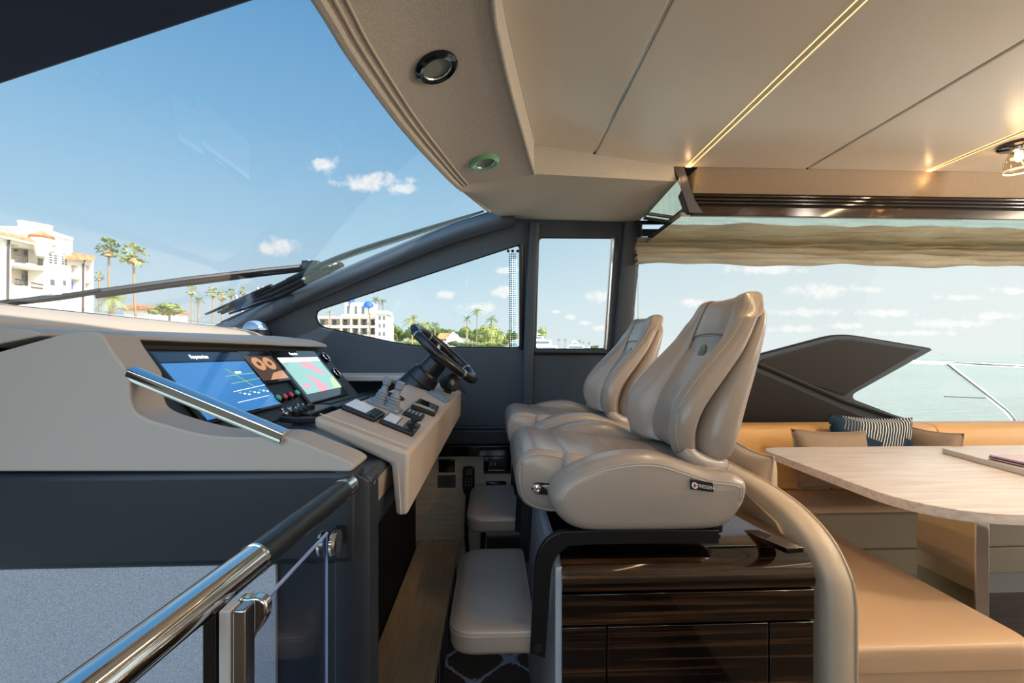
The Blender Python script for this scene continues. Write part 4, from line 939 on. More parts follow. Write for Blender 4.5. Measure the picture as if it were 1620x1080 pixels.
# front bench: seat, swept backrest
M['bench_back'] = mat('pale_tan_leather', '#c4b199', .42, bump=(380, .1, .001))
bn = root('bench_seat', (1.2, 1.8, -1.30), 'long tan leather bench running towards the viewer behind the helm seats', 'bench')
bo = roundpoly([V((.965, 1.225, 0)), V((1.55, 1.225, 0)), V((1.575, 2.36, 0)), V((1.575, 2.60, 0)), V((.965, 2.60, 0))], [.02, .06, 0, 0, .02], 6)
c_ = V((1.2, 1.9, 0)); loops = []
for z, k in ((-.07, .0), (-.03, .0), (-.012, .004), (-.003, .012), (.0, .026), (.003, .10)):
    loops.append([V((c_.x+(p.x-c_.x)*(1-k), c_.y+(p.y-c_.y)*(1-k*.6), ZS+z)) for p in bo])
mb = MB(); mb.loft(loops); mb.build('seat_cushion', 'tan', bn, smooth=60)
MB().b2((.965, 1.27, -1.30), (1.52, 2.6, ZS-.07)).build('base', 'bench_grey', bn, bevel=.01)
prof = crom([V((0, 2.60, -.44)), V((0, 1.9, -.44)), V((0, 1.62, -.447)), V((0, 1.47, -.463)), V((0, 1.36, -.49)), V((0, 1.275, -.535)), V((0, 1.225, -.595)), V((0, 1.205, -.66)), V((0, 1.20, -.80)), V((0, 1.20, -1.3))], 5)
xr = crom([V((.895, 0, 0)), V((.905, 0, 0)), V((.91, 0, 0)), V((.915, 0, 0)), V((.92, 0, 0)), V((.925, 0, 0)), V((.93, 0, 0)), V((.935, 0, 0)), V((.935, 0, 0)), V((.935, 0, 0))], 5)
sec = []
for i, p in enumerate(prof):
    t = (prof[min(i+1, len(prof)-1)]-prof[max(i-1, 0)]).normalized(); nrm = V((0, t.z, -t.y)); nrm = nrm if (nrm.y < 0 or nrm.z > 0) else -nrm
    x1 = xr[i].x+.064; x0 = x1-.085; d = .018; inn = -nrm*.10
    sec.append([p+V((x0, 0, 0))+inn, p+V((x0, 0, 0))-nrm*.012, p+V((x0+.010, 0, 0)), p+V(((x0+x1)/2, 0, 0))+nrm*.006, p+V((x1-.010, 0, 0)), p+V((x1, 0, 0))-nrm*.012, p+V((x1, 0, 0))+inn])
mb = MB(); mb.loft(sec, closed=True); bk = mb.build('backrest', 'bench_back', bn, smooth=60)
for q in (4,):
    MB().tube([s[q]+(s[q]-s[0]).normalized()*.001 for s in sec], .0035, 6).build('piping', 'bench_back', bk)
core = [V((.90, p.y+.05, p.z-.05)) for p in prof]
mb = MB(); mb.prism([V((.89, 1.26, -1.3)), V((.89, 2.6, -1.3)), V((.89, 2.6, -.47)), V((.89, 1.62, -.48)), V((.89, 1.40, -.53)), V((.89, 1.28, -.64))], (.07, 0, 0)); mb.build('back_core', 'tan', bn)
MB().b2((.975, 1.232, -1.30), (1.53, 1.268, ZS-.072)).build('front_panel', 'tan', bn)
# wall bench
wb = root('bench_seat', (2.6, 2.5, -1.30), 'tan leather wall bench with grey-green front, behind the dining table', 'bench')
MB().b2((1.578, 2.36, ZS-.12), (4.2, 2.80, ZS)).build('seat_cushion', 'tan', wb, bevel=.03, seg=4)
a, b = at(1300, 797, 2.35).z, at(1300, 870, 2.36).z
MB().b2((1.56, 2.345, b+.003), (4.2, 2.40, ZS-.03)).build('front_panel', 'bench_grey', wb, bevel=.012)
MB().b2((1.56, 2.36, -1.19), (4.2, 2.42, b-.003)).build('lower_panel', 'bench_grey', wb, bevel=.006)
kk = MB().b2((1.56, 2.37, -1.30), (4.2, 2.44, -1.19)).build('kick_board', mat('pale_kick', '#8d8580', .5), wb)
for px in (1460, 1483, 1572, 1605):
    for py in (944, 950, 957):
        p = at(px, py, 2.368); MB().b2((p.x-.035, 2.365, p.z-.006), (p.x+.035, 2.375, p.z+.004)).build('vent_slot', 'deep', kk, bevel=.002)
for x0, x1 in ((.98, 2.66), (2.664, 4.2)):
    m = MB(); pr = crom([(0, 2.62, -.445), (0, 2.66, -.428), (0, 2.74, -.425), (0, 2.80, -.43)], 4)+[V((0, 2.82, -.82)), V((0, 2.68, -.82))]
    pr = pr+crom([(0, 2.655, -.80), (0, 2.61, -.64), (0, 2.605, -.52), (0, 2.62, -.445)], 4)[:-1]
    m.loft([[V((x, p.y, p.z)) for p in pr] for x in (x0, x1)]); m.build('backrest', 'tan_back', wb, smooth=50, bevel=.008)
# ---- cushions
def cushion(name, c, w, h, t, ry, rx, m, label, rz=0, group=None):
    n = 18; mb = MB(); R = Matrix.Rotation(rz, 3, 'Z') @ Matrix.Rotation(rx, 3, 'X') @ Matrix.Rotation(ry, 3, 'Y')
    for s in (1, -1):
        vs = []
        for i in range(n+1):
            for j in range(n+1):
                u, v = 2*i/n-1, 2*j/n-1; k = max(0, (1-u**4)*(1-v**4))**.5
                pin = 1-.07*(1-abs(v)**2)*abs(u)**3-.0; pin2 = 1-.09*(1-abs(u)**2)*abs(v)**3
                p = V((u*w/2*pin, -s*t/2*k*(1+.05*math.sin(5*u+3*v)), v*h/2*pin2)); vs.append(V(c)+R @ p)
        mb.add(vs, [(i*(n+1)+j, (i+1)*(n+1)+j, (i+1)*(n+1)+j+1, i*(n+1)+j+1) for i in range(n) for j in range(n)])
    o = mb.build(name, m, smooth=80); tag(o, label, 'cushion', group)
    ed = [V(c)+R @ V((u*w/2*(1-.07*(1-v*v)*abs(u)**3), 0, v*h/2*(1-.09*(1-u*u)*abs(v)**3))) for u, v in [(-1+2*k/12, -1) for k in range(12)]+[(1, -1+2*k/12) for k in range(12)]+[(1-2*k/12, 1) for k in range(12)]+[(-1, 1-2*k/12) for k in range(13)]]
    MB().tube(ed, .004, 6, cap=False).build('piping', m, o)
    return o
def ikat():
    m = mat('blue_striped_cloth', '#22384f', .9, spec=.2); t = m.node_tree; n = t.nodes; l = t.links; b = n['Principled BSDF']
    tcn = n.new('ShaderNodeTexCoord'); mp = n.new('ShaderNodeMapping'); mp.inputs['Rotation'].default_value = (0, math.radians(-20), 0); l.new(tcn.outputs['Object'], mp.inputs[0])
    w = n.new('ShaderNodeTexWave'); w.wave_type = 'BANDS'; w.bands_direction = 'X'; w.inputs['Scale'].default_value = 20; w.inputs['Distortion'].default_value = 2.2; w.inputs['Detail'].default_value = 1
    l.new(mp.outputs[0], w.inputs['Vector']); nn = n.new('ShaderNodeTexBrick') ; nn.inputs['Scale'].default_value = 1.0
    nn.inputs['Brick Width'].default_value = .085; nn.inputs['Row Height'].default_value = .07; nn.inputs['Mortar Size'].default_value = 0; nn.inputs['Color1'].default_value = (0, 0, 0, 1); nn.inputs['Color2'].default_value = (1, 1, 1, 1)
    sw = n.new('ShaderNodeSeparateXYZ'); cb = n.new('ShaderNodeCombineXYZ'); l.new(mp.outputs[0], sw.inputs[0]); l.new(sw.outputs[0], cb.inputs[0]); l.new(sw.outputs[2], cb.inputs[1]); l.new(cb.outputs[0], nn.inputs['Vector'])
    th = n.new('ShaderNodeMapRange'); th.inputs[1].default_value = .66; th.inputs[2].default_value = .80; l.new(w.outputs['Fac'], th.inputs[0])
    bk = n.new('ShaderNodeMapRange'); bk.inputs[1].default_value = .10; bk.inputs[2].default_value = .18; l.new(nn.outputs['Color'], bk.inputs[0])
    mu = n.new('ShaderNodeMath'); mu.operation = 'MULTIPLY'; l.new(th.outputs[0], mu.inputs[0]); l.new(bk.outputs[0], mu.inputs[1])
    mx = n.new('ShaderNodeMix'); mx.data_type = 'RGBA'; l.new(mu.outputs[0], mx.inputs[0]); mx.inputs[6].default_value = lin('#24384c'); mx.inputs[7].default_value = lin('#d8d0c2'); l.new(mx.outputs[2], b.inputs['Base Color'])
    return m
M['ikat'] = ikat()
p = at(1316, 727, 2.40); cushion('cushion', p, .42, .32, .13, math.radians(2), math.radians(-12), 'taupe_cloth', 'plain taupe cushion in front of the blue striped one', group=None)
p = at(1379, 716, 2.52); cushion('cushion', p, .50, .42, .11, math.radians(3), math.radians(-6), 'ikat', 'navy cushion with broken cream stripes leaning on the wall bench')
p = at(1476, 718, 2.46); cushion('cushion', p, .26, .27, .13, math.radians(0), math.radians(-8), 'taupe_cloth', 'taupe cushion turned edge-on, right of the striped cushion', rz=math.radians(-74))
p = V((1.035, 1.80, -.53)); cushion('cushion', p, .36, .31, .10, 0, math.radians(3), mat('pale_leather_cushion', '#c2ad95', .5, bump=(30, .25, .006)), 'creased pale leather cushion wedged behind the nearer helm seat', rz=math.radians(84))
# ---- table
tb = root('dining_table', (2.0, 1.8, -1.30), 'bleached oak dining table with rounded corners on a mirrored pedestal', 'table')
TZ = -.495
to = [atZ(px, py, TZ) for px, py in ((1243, 714), (1236, 724), (1262, 738), (1430, 803))]
to = roundpoly([V((1.40, 2.36, 0)), V((1.375, 1.34, 0)), V((3.6, 1.335, 0)), V((3.6, 2.36, 0))], [.12, .30, .02, .02], 10)
mb = MB(); mb.prism([V((p.x, p.y, TZ-.036)) for p in to], (0, 0, .036)); mb.build('table_top', 'oak', tb, bevel=.003, smooth=40)
lf = MB(); lf.prism([V((2.24, 2.18, TZ+.001)), V((2.075, 1.345, TZ+.001)), V((3.5, 1.345, TZ+.001)), V((3.5, 2.18, TZ+.001))], (0, 0, .025)); lf = lf.build('folded_leaf', mat('pale_leaf', '#d3c8c0', .35), tb, bevel=.002)
x0, ya, yb = at(1543, 900, 1.52).x, 1.52, 1.74
MB().b2((x0, ya, -1.28), (x0+.045, yb, TZ-.036)).build('pedestal', 'mirror', tb, bevel=.002)
MB().b2((x0-.002, ya-.004, -1.28), (x0+.047, ya+.004, TZ-.036)).build('pedestal_face', 'chrome', tb, bevel=.002)
MB().b2((x0-.12, 1.40, -1.30), (x0+.6, 1.95, -1.275)).build('foot_plate', 'oak', tb, bevel=.004)
M['purple'] = mat('purple_cover', '#4a2b55', .4); M['page'] = mat('page_paper', '#cdb9c4', .5)
for k in range(2):
    bz = TZ+.0275+.0115*k; r = root('booklet', (2.345, 1.81, bz), ['lower purple booklet on the raised table leaf', 'upper purple booklet with a pale cover, on top of the other'][k], 'booklet', 'purple booklets')
    R = Matrix.Rotation(math.radians(-7+2*k), 3, 'Z'); MB().box(V((2.345, 1.81, bz+.0055)), (.30, .22, .006), R).build('pages', 'page', r)
    MB().box(V((2.345, 1.81, bz+.0095)), (.304, .224, .002), R).build('cover', 'page' if k else 'purple', r); MB().box(V((2.345, 1.81, bz+.001)), (.304, .224, .002), R).build('cover', 'purple', r)
# ---- roman blind gathered up over the salon window
bl = root('roman_blind', (2.4, 2.6, .5), 'gathered linen roman blind along the top of the salon window', 'blind')
zt_, zb_ = at(1100, 377, 2.63).z, at(1100, 416, 2.58).z
xa, xb_ = at(1007, 395, 2.58).x, 4.4
NX = 90; prof = []; folds = 5
for k in range(folds):
    z = zt_+(zb_-zt_)*k/folds; h = (zb_-zt_)/folds
    prof += [(2.630, z), (2.590-.003*k, z+h*.15), (2.570-.003*k, z+h*.6), (2.590, z+h*1.02)]
prof += [(2.62, zb_)]
loops = []; rnd = random.Random(3); ph = [rnd.uniform(0, 6) for _ in prof]
for i in range(NX+1):
    x = xa+(xb_-xa)*i/NX; loops.append([V((x, y+.006*math.sin(x*9+ph[k])+.004*math.sin(x*23+ph[k]*2), z+.007*math.sin(x*6.5+ph[k]*1.7)+.004*math.sin(x*17+ph[k]))) for k, (y, z) in enumerate(prof)])
mb = MB(); mb.loft(loops, closed=False); mb.build('folds', 'linen', bl, smooth=80)
MB().b2((xa, 2.60, min(zt_-.01, .60)), (xb_, 2.63, .634)).build('head_rail', 'linen', bl, bevel=.005)
for px in (1003, 1009): MB().tube([PW(px, 415, -.03), PW(px+1, 600, -.03)], .0016, 5).build('cord', 'steel', bl)
# ---- ceiling lamps
def lamp_round(px, py, ringm, label):
    sx, sz = slope(px, py); hit, nrm, _, _ = HB.ray_cast(V((0, 0, 0)), V((sx, 1, sz)).normalized())
    if nrm.z > 0: nrm = -nrm
    r = root('recessed_downlight', hit, label, 'downlight'); s = hit.y/1.0
    R0 = .052*1.0
    MB().lathe([(R0*.66, -.004), (R0*.70, .010), (R0*.86, .013), (R0, .008), (R0*1.02, -.004)], hit, nrm, 36).build('ring', ringm, r)
    MB().lathe([(0, .002), (R0*.68, .002), (R0*.68, -.012), (0, -.012)], hit, nrm, 30).build('lens', 'lens', r)
    MB().torus(hit+nrm*.006, nrm, R0*.70, .003, 30, 6).build('inner_ring', 'steel', r)
lamp_round(690, 105, mat('dark_chrome', '#3d474c', .12, metal=.9), 'recessed downlight with a dark chrome ring in the fabric header')
lamp_round(767, 255, 'greenring', 'recessed downlight with a pale green ring in the fabric header')
p = atZ(1612, 228, CZ); r = root('glass_ceiling_lamp', p, 'small ceiling lamp with a clear glass cup and black ceiling plate', 'ceiling lamp')
MB().lathe([(0, 0), (.066, 0), (.066, -.010), (.06, -.014), (0, -.014)], p, (0, 0, 1), 30).build('ceiling_plate', 'gloss_black', r)
MB().lathe([(.026, -.014), (.026, -.03), (.022, -.034), (0, -.034)], p, (0, 0, 1), 20).build('socket', 'chrome', r)
gm = thin_glass('lamp_glass', (1, .95, .88), .93, 1.5)
MB().lathe([(.018, -.030), (.032, -.036), (.042, -.055), (.047, -.085), (.047, -.108), (.044, -.108), (.043, -.085), (.038, -.058), (.028, -.041), (.016, -.036)], p, (0, 0, 1), 30).build('glass_cup', gm, r)
MB().torus(p-V((0, 0, .108)), (0, 0, 1), .0455, .0035, 30, 6).build('cup_rim', mat('cup_rim_glass', '#e6dccb', .1, spec=.9), r)
MB().lathe([(0, -.034), (.012, -.036), (.014, -.06), (.006, -.07), (0, -.071)], p, (0, 0, 1), 16).build('bulb', mat('warm_bulb', '#ffe8c8', .3, emit='#ffc888', es=3), r)
lp_ = bpy.data.lights.new('bulb_light', 'POINT'); lp_.energy = .25; lp_.color = (1, .68, .38); lp_.shadow_soft_size = .03
lo_ = bpy.data.objects.new('bulb_light', lp_); COL.objects.link(lo_); lo_.parent = r; lo_.location = (0, 0, -.13)
# unseen salon lamps aft of the frame, boosted to brighten blind and ceiling
for (x, y, e) in ((2.3, .9, 26), (3.3, 1.5, 24), (2.6, -.4, 24)):
    sp_ = bpy.data.lights.new('salon_fill', 'POINT'); sp_.energy = e*.52; sp_.color = (1, .86, .70); sp_.shadow_soft_size = .06
    so_ = bpy.data.objects.new('salon_fill', sp_); COL.objects.link(so_); so_.location = (x, y, CZ-.14)
# ================================================================== OUTSIDE
def sea_mat():
    m = mat('sea_water', '#98988a', .2, spec=.5); t = m.node_tree; n = t.nodes; l = t.links; b = n['Principled BSDF']
    tcn = n.new('ShaderNodeTexCoord'); mp = n.new('ShaderNodeMapping'); mp.inputs['Scale'].default_value = (.35, .9, 1); l.new(tcn.outputs['Object'], mp.inputs[0])
    nn = n.new('ShaderNodeTexNoise'); nn.inputs['Scale'].default_value = 1.4; nn.inputs['Detail'].default_value = 8; nn.inputs['Roughness'].default_value = .62; l.new(mp.outputs[0], nn.inputs['Vector'])
    bb = n.new('ShaderNodeBump'); bb.inputs['Strength'].default_value = .8; bb.inputs['Distance'].default_value = .35; l.new(nn.outputs[0], bb.inputs['Height']); l.new(bb.outputs[0], b.inputs['Normal'])
    n2 = n.new('ShaderNodeTexNoise'); n2.inputs['Scale'].default_value = .02; l.new(tcn.outputs['Object'], n2.inputs['Vector'])
    mx = n.new('ShaderNodeMix'); mx.data_type = 'RGBA'; l.new(n2.outputs[0], mx.inputs[0]); mx.inputs[6].default_value = lin('#8b9488'); mx.inputs[7].default_value = lin('#9fa79b'); l.new(mx.outputs[2], b.inputs['Base Color'])
    return m
M['sea'] = sea_mat()
mb = MB(); mb.add([(-9000, -9000, SEA), (9000, -9000, SEA), (9000, 9000, SEA), (-9000, 9000, SEA)], [(0, 1, 2, 3)]); so_ = mb.build('sea', 'sea', smooth=0); so_['kind'] = 'structure'
M['land'] = mat('quay_ground', '#b9ae98', .9, var=(.2, .15))
mb = MB(); mb.prism([(-400, 34, SEA-1), (-14, 34, SEA-1), (3, 84, SEA-1), (7, 150, SEA-1), (2, 180, SEA-1), (2, 240, SEA-1), (62, 240, SEA-1), (62, 460, SEA-1), (-400, 460, SEA-1)], (0, 0, 2.2)); o = mb.build('quay', 'land'); o['kind'] = 'structure'
GZ = SEA+1.2
# yacht's own side deck and rail
struct(MB().b2((-.5, 3.05, -1.0), (6, 3.9, -.9)).build('side_deck', 'white'))
rl = root('side_rail', (2.6, 3.6, -.9), 'curved stainless steel side-deck rail outside the salon window', 'rail')
yr = 3.6
MB().tube([at(1380, 571, yr), at(1436, 572, yr), at(1530, 575, yr), at(1700, 582, yr)], .019, 12).build('top_bar', 'chrome', rl)
MB().tube(crom([at(1497, 575, yr), at(1545, 612, yr), at(1578, 639, yr), at(1594, 653, yr), at(1604, 668, yr), at(1605, 690, yr), at(1605, 780, yr)], 5), .021, 12).build('post', 'chrome', rl)
r = MB().tube([at(1494, 627, 9), at(1560, 629.5, 9)], .012, 6).build('mooring_line', 'soft_black'); tag(r, 'thin dark line floating out over the sea beyond the side rail', 'line')
# wipers on the windscreen
wi = root('windscreen_wiper', PS(500, 420, .05), 'long twin-rod windscreen wiper lying across the glass', 'wiper', 'windscreen wipers')
a1 = [PS(490, 421, .06), PS(420, 428, .07), PS(300, 442, .07), PS(150, 463, .07)]
a2 = [PS(484, 426, .06), PS(420, 433, .07), PS(300, 447, .07), PS(150, 468, .07)]
MB().tube(a1, .013, 8).build('arm', 'black', wi); MB().tube(a2, .011, 8).build('arm', 'black', wi)
MB().tube([PS(480, 428, .05), PS(300, 451, .06), PS(170, 466, .06)], .003, 6).build('washer_hose', 'soft_black', wi)
bl1 = [PS(-40, 478, .05), PS(60, 470, .05), PS(150, 462, .05), PS(215, 455, .05)]
bl1 = crom([PS(-60, 486, .03), PS(40, 476, .045), PS(95, 470, .05), PS(160, 460, .05)], 4)
MB().tube(bl1, .022, 8, flat=.5).build('blade', 'soft_black', wi)
bl2 = crom([PS(0, 482, .03), PS(70, 470, .06), PS(110, 466, .065), PS(160, 461, .065)], 4)
MB().tube(bl2, .008, 8).build('blade_carrier', 'steel', wi)
MB().box(PS(494, 421, .05), (.09, .06, .05)).build('pivot', 'black', wi, bevel=.01)
for px, py in ((480, 419), (488, 417), (505, 422), (515, 417), (528, 416)): MB().lathe([(.016, -.012), (.018, .012), (0, .02)], PS(px, py, .07), WSN, 10).build('nut', 'steel', wi)
wj = root('windscreen_wiper', PS(560, 405, .05), 'parked windscreen wiper folded down along the starboard edge of the windscreen', 'wiper', 'windscreen wipers')
for k, (a, b, c) in enumerate((((500, 424), (420, 462), (345, 494)), ((520, 424), (430, 466), (350, 496)), ((540, 418), (440, 470), (362, 496)))):
    MB().tube([PS(*a, .06), PS(*b, .06), PS(*c, .04)], [.024, .020, .010], 8, flat=.6).build(('arm', 'arm', 'blade')[k], 'black' if k else 'soft_black', wj)
MB().tube([PS(430, 452, .05), PS(390, 470, .05), PS(325, 497, .03)], [.018, .022, .009], 8, flat=.5).build('blade', 'soft_black', wj)
for px, py in ((418, 458), (410, 459), (376, 471), (480, 440)): MB().lathe([(.012, -.012), (.012, .014), (0, .018)], PS(px, py, .06), WSN, 8).build('nut', 'steel', wj)
# ---- trees and palms
M['trunk'] = mat('palm_trunk', '#9a8468', .9, bump=(8, .6, .05)); M['frond'] = mat('palm_frond', '#6f7f45', .6, var=(.9, .35)); M['frond_y'] = mat('palm_frond_light', '#9aa05c', .6, var=(.9, .3)); M['dry'] = mat('dry_frond', '#c09a66', .8)
M['leaf'] = mat('tree_leaf', '#586630', .7, var=(.5, .4)); M['leaf_l'] = mat('light_leaf', '#8b9250', .7, var=(.5, .3))
def palm(px, ptop, pbase, Y, R, label, kind='feather', lean=0, seed=0, mf='frond', nf=22, grp='palm trees'):
    """crown centre at pixel (px, ptop); R crown radius in px"""
    rnd = random.Random(seed); top = at(px, ptop, Y); rr = R*Y/F; base = V((top.x+lean*Y/F, Y, max(at(px, pbase, Y).z, GZ) if pbase else GZ))
    r = root('palm_tree', base, label, 'palm tree', grp)
    mid = base.lerp(top, .5)+V((-lean*Y/F*.25, 0, 0)); th = max(.13, R*.055*Y/F)
    MB().tube(crom([base, mid, top], 5), [th*1.15]+[th]*9+[th*.9], 8).build('trunk', 'trunk', r)
    mb = MB()
    for k in range(nf if kind == 'feather' else int(nf*1.7)):
        a = k*2.39996+rnd.uniform(-.2, .2); el = rnd.uniform(-.35, 1.15) if kind == 'feather' else rnd.uniform(-.9, 1.4)
        d = V((math.cos(a), math.sin(a), 0)); ln = rr*rnd.uniform(.85, 1.12)*(1 if kind == 'feather' else rnd.uniform(.45, .7))
        pts = []
        for j in range(7):
            t = j/6; h = math.sin(el)*t-(.62 if kind == 'feather' else .18)*t*t*math.cos(el)**.5 if math.cos(el) > 0 else math.sin(el)*t
            pts.append(top+d*(ln*t*math.cos(el)*1.0)+V((0, 0, ln*h)))
        if kind == 'feather':
            for j in range(6):
                for s in (1, -1):
                    side = V((-d.y, d.x, 0))*s; w = ln*.30*(1-abs(j/6-.4))
                    for q in (0, .5):
                        p = pts[j].lerp(pts[j+1], q); p2 = pts[j].lerp(pts[j+1], q+.32); tip = p2+side*w+V((0, 0, -w*.55))+d*w*.45
                        mb.add([p, p2, tip], [(0, 1, 2)])
        else:
            c = pts[-1]; ax = (pts[-1]-pts[-3]).normalized(); fan = rr*rnd.uniform(.3, .42); sd = ax.cross(V((0, 0, 1))); sd = sd.normalized() if sd.length > .01 else V((1, 0, 0)); nn = sd.cross(ax)
            mb.tube([top, pts[3], c], rr*.012, 3)
            for j in range(11):
                b = -1.35+2.7*j/10; e = ax*math.cos(b)+sd*math.sin(b); g = sd*math.cos(b)-ax*math.sin(b); tip = c+e*fan*(1-.25*abs(b))-V((0, 0, fan*.12))+nn*fan*rnd.uniform(-.3, .3)
                mb.add([c-g*fan*.02, c+e*fan*.55+g*fan*.12, tip, c+e*fan*.55-g*fan*.12], [(0, 1, 2, 3)])
    mb.build('crown', mf, r, smooth=0)
    if kind == 'fan':
        mb = MB()
        for k in range(16):
            a = k*2.4; d = V((math.cos(a), math.sin(a), 0)); p = top-V((0, 0, rr*.12)); mb.add([p, p+d*rr*.32+V((-d.y, d.x, 0))*rr*.14-V((0, 0, rr*.5)), p+d*rr*.32-V((-d.y, d.x, 0))*rr*.14-V((0, 0, rr*.5))], [(0, 1, 2)])
        mb.build('dry_skirt', 'dry', r, smooth=0)
    return r
def tree(px, py, Y, wpx, hpx, label, m='leaf', seed=0, n=900, grp='quayside trees', name='tree'):
    rnd = random.Random(seed+100); c = at(px, py, Y); rx, rz = wpx/2*Y/F, hpx/2*Y/F; base = V((c.x, Y, min(GZ, c.z-rz)))
    r = root(name, base, label, 'tree' if name == 'tree' else 'bush', grp)
    MB().tube([base, c-V((0, 0, rz*.2))], max(.1, rx*.06), 7).build('trunk', 'trunk', r)
    mb = MB(); lobes = [(V((rnd.uniform(-.62, .62), rnd.uniform(-.5, .5), rnd.uniform(-.5, .55))), rnd.uniform(.35, .6)) for _ in range(9)]
    s = rx*.085
    for k in range(n):
        lc, lr = rnd.choice(lobes); d = V((rnd.gauss(0, 1), rnd.gauss(0, 1), rnd.gauss(0, 1)+.25)).normalized(); q = lc+d*lr*rnd.uniform(.8, 1.05)
        p = c+V((q.x*rx, q.y*rx*.8, q.z*rz)); u = V((rnd.gauss(0, 1), rnd.gauss(0, 1), rnd.gauss(0, 1))).normalized(); w = d.cross(u).normalized(); v = w.cross(d).normalized()
        e = s*rnd.uniform(.6, 1.5); mb.add([p+w*e, p+v*e*.6+d*e*.4, p-w*e, p-v*e*.6+d*e*.2], [(0, 1, 2, 3)])
    for lc, lr in lobes: mb.ell(c+V((lc.x*rx, lc.y*rx*.8, lc.z*rz)), (lr*rx*.82, lr*rx*.7, lr*rz*.82), 10, 6)
    mb.build('foliage', m, r, smooth=0); return r
palm(172, 392, None, 62, 21, 'tall dark-trunked fan palm right of the tile-roofed white apartment house', 'fan', 2, 1)
palm(211, 402, None, 58, 22, 'tall pale-trunked fan palm with a dry skirt, second from the white house', 'fan', 12, 2, 'frond_y')
palm(157, 437, None, 70, 9, 'small fan palm low against the wall end of the white house', 'fan', 0, 3, 'frond_y', 14)
palm(178, 470, None, 48, 26, 'bushy pale palm under the long wiper', 'feather', 0, 4, 'frond_y')
palm(303, 459, None, 75, 10, 'pale fan palm rising between the two wipers, leftmost of its cluster', 'fan', 2, 5, 'frond_y', 16)
palm(314, 473, None, 72, 9, 'small dark fan palm just right of the pale fan palm', 'feather', 0, 6, 'frond', 16)
palm(337, 462, None, 78, 11, 'fan palm just left of the parked wiper', 'fan', 0, 7, 'frond_y', 18)
palm(351, 468, None, 80, 10, 'fan palm half behind the parked wiper', 'fan', 0, 8, 'frond_y', 16)
palm(366, 463, None, 82, 9, 'fan palm behind the middle of the parked wiper', 'fan', 0, 9, 'frond', 16)
palm(384, 460, None, 96, 8, 'fan palm showing above the upper part of the parked wiper', 'fan', 0, 10, 'frond_y', 14)
tree(268, 490, 66, 54, 18, 'low rounded green tree on the quay, seen through the windscreen', 'leaf_l', 1, 500)
# ---- forward apartment house
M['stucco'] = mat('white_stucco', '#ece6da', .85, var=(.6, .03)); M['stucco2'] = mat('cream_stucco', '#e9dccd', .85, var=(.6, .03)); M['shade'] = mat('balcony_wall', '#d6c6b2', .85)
M['tile'] = grain('terracotta_tile', '#a85a30', '#e0a070', .8, (2.2, 2.2, 3), lo=.3, hi=.7); M['pane'] = mat('window_pane', '#5d6468', .15, coat=.3); M['iron'] = mat('dark_iron', '#4a4440', .6)
M['bluec'] = mat('blue_canvas', '#1f5fd0', .6); M['greenroof'] = mat('pale_green_roof', '#a8c4b0', .7)
hA = root('apartment_house', at(40, 500, 45), 'white apartment house with terracotta eaves and recessed balconies, seen through the windscreen', 'building')
pL, pR = at(0, 400, 42), at(113, 400, 49); nA = (pR-pL).cross(V((0, 0, 1))).normalized()
if nA.dot(pL) > 0: nA = -nA
def FA(px, py, off=0): return atP(px, py, pL+nA*off, nA)
base = 540
rec = [[FA(17, 384), FA(72, 395), FA(72, 421), FA(17, 410)], [FA(18, 419), FA(72, 428), FA(72, 456), FA(18, 449)], [FA(-60, 370), FA(5, 381), FA(5, 409), FA(-60, 400)]]
out_ = [FA(-80, base), FA(-80, 345), FA(0, 362), FA(72, 380), FA(72, 362), FA(113, 375), FA(113, base)]
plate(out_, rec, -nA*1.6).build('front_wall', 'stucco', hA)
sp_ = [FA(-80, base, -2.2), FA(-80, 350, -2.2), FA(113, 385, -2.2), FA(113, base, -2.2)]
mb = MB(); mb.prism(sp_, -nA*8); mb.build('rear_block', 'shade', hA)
def quadA(pts, off, m, name, th=.12, par=None):
    mb = MB(); mb.prism([FA(x, y, off) for x, y in pts], -nA*th); return mb.build(name, m, par or hA, smooth=0)
mb = MB(); mb.prism([FA(-80, 352, .7), FA(0, 371, .7), FA(88, 391, .7), FA(88, 388, .7), FA(62, 377, -1.0), FA(0, 360, -1.0), FA(-80, 340, -1.0)], -nA*.25); mb.build('eaves', 'tile', hA)
quadA([(-80, 354), (0, 374), (86, 394), (86, 391), (0, 371), (-80, 351)], .65, 'stucco', 'cornice', .6)
mb = MB(); mb.prism([FA(29, 358, -.3), FA(73, 366, -.3), FA(115, 376, -.3), FA(115, 400, -.3), FA(29, 390, -.3)], -nA*4); mb.build('stair_tower', 'stucco', hA)
quadA([(73, 366), (116, 376), (116, 380), (73, 370)], .15, 'stucco', 'parapet', .3)
for k, (px, py) in enumerate(((38, 357), (51, 359), (62, 361), (74, 363))):
    c = FA(px, py, -1.2); MB().lathe([(.42, -.5), (.42, .25), (.5, .3), (.45, .42), (0, .45)], c, (0, 0, 1), 12).build('chimney_pot', 'shade', hA)
MB().lathe([(.85, -.9), (.95, -.75), (.1, -.2), (0, -.2)], FA(66, 362, .6), (0, 0, 1), 14).build('turret_roof', 'tile', hA)
MB().lathe([(.4, -2.6), (.85, -.95), (0, -.95)], FA(66, 362, .6), (0, 0, 1), 14).build('turret', 'stucco', hA)
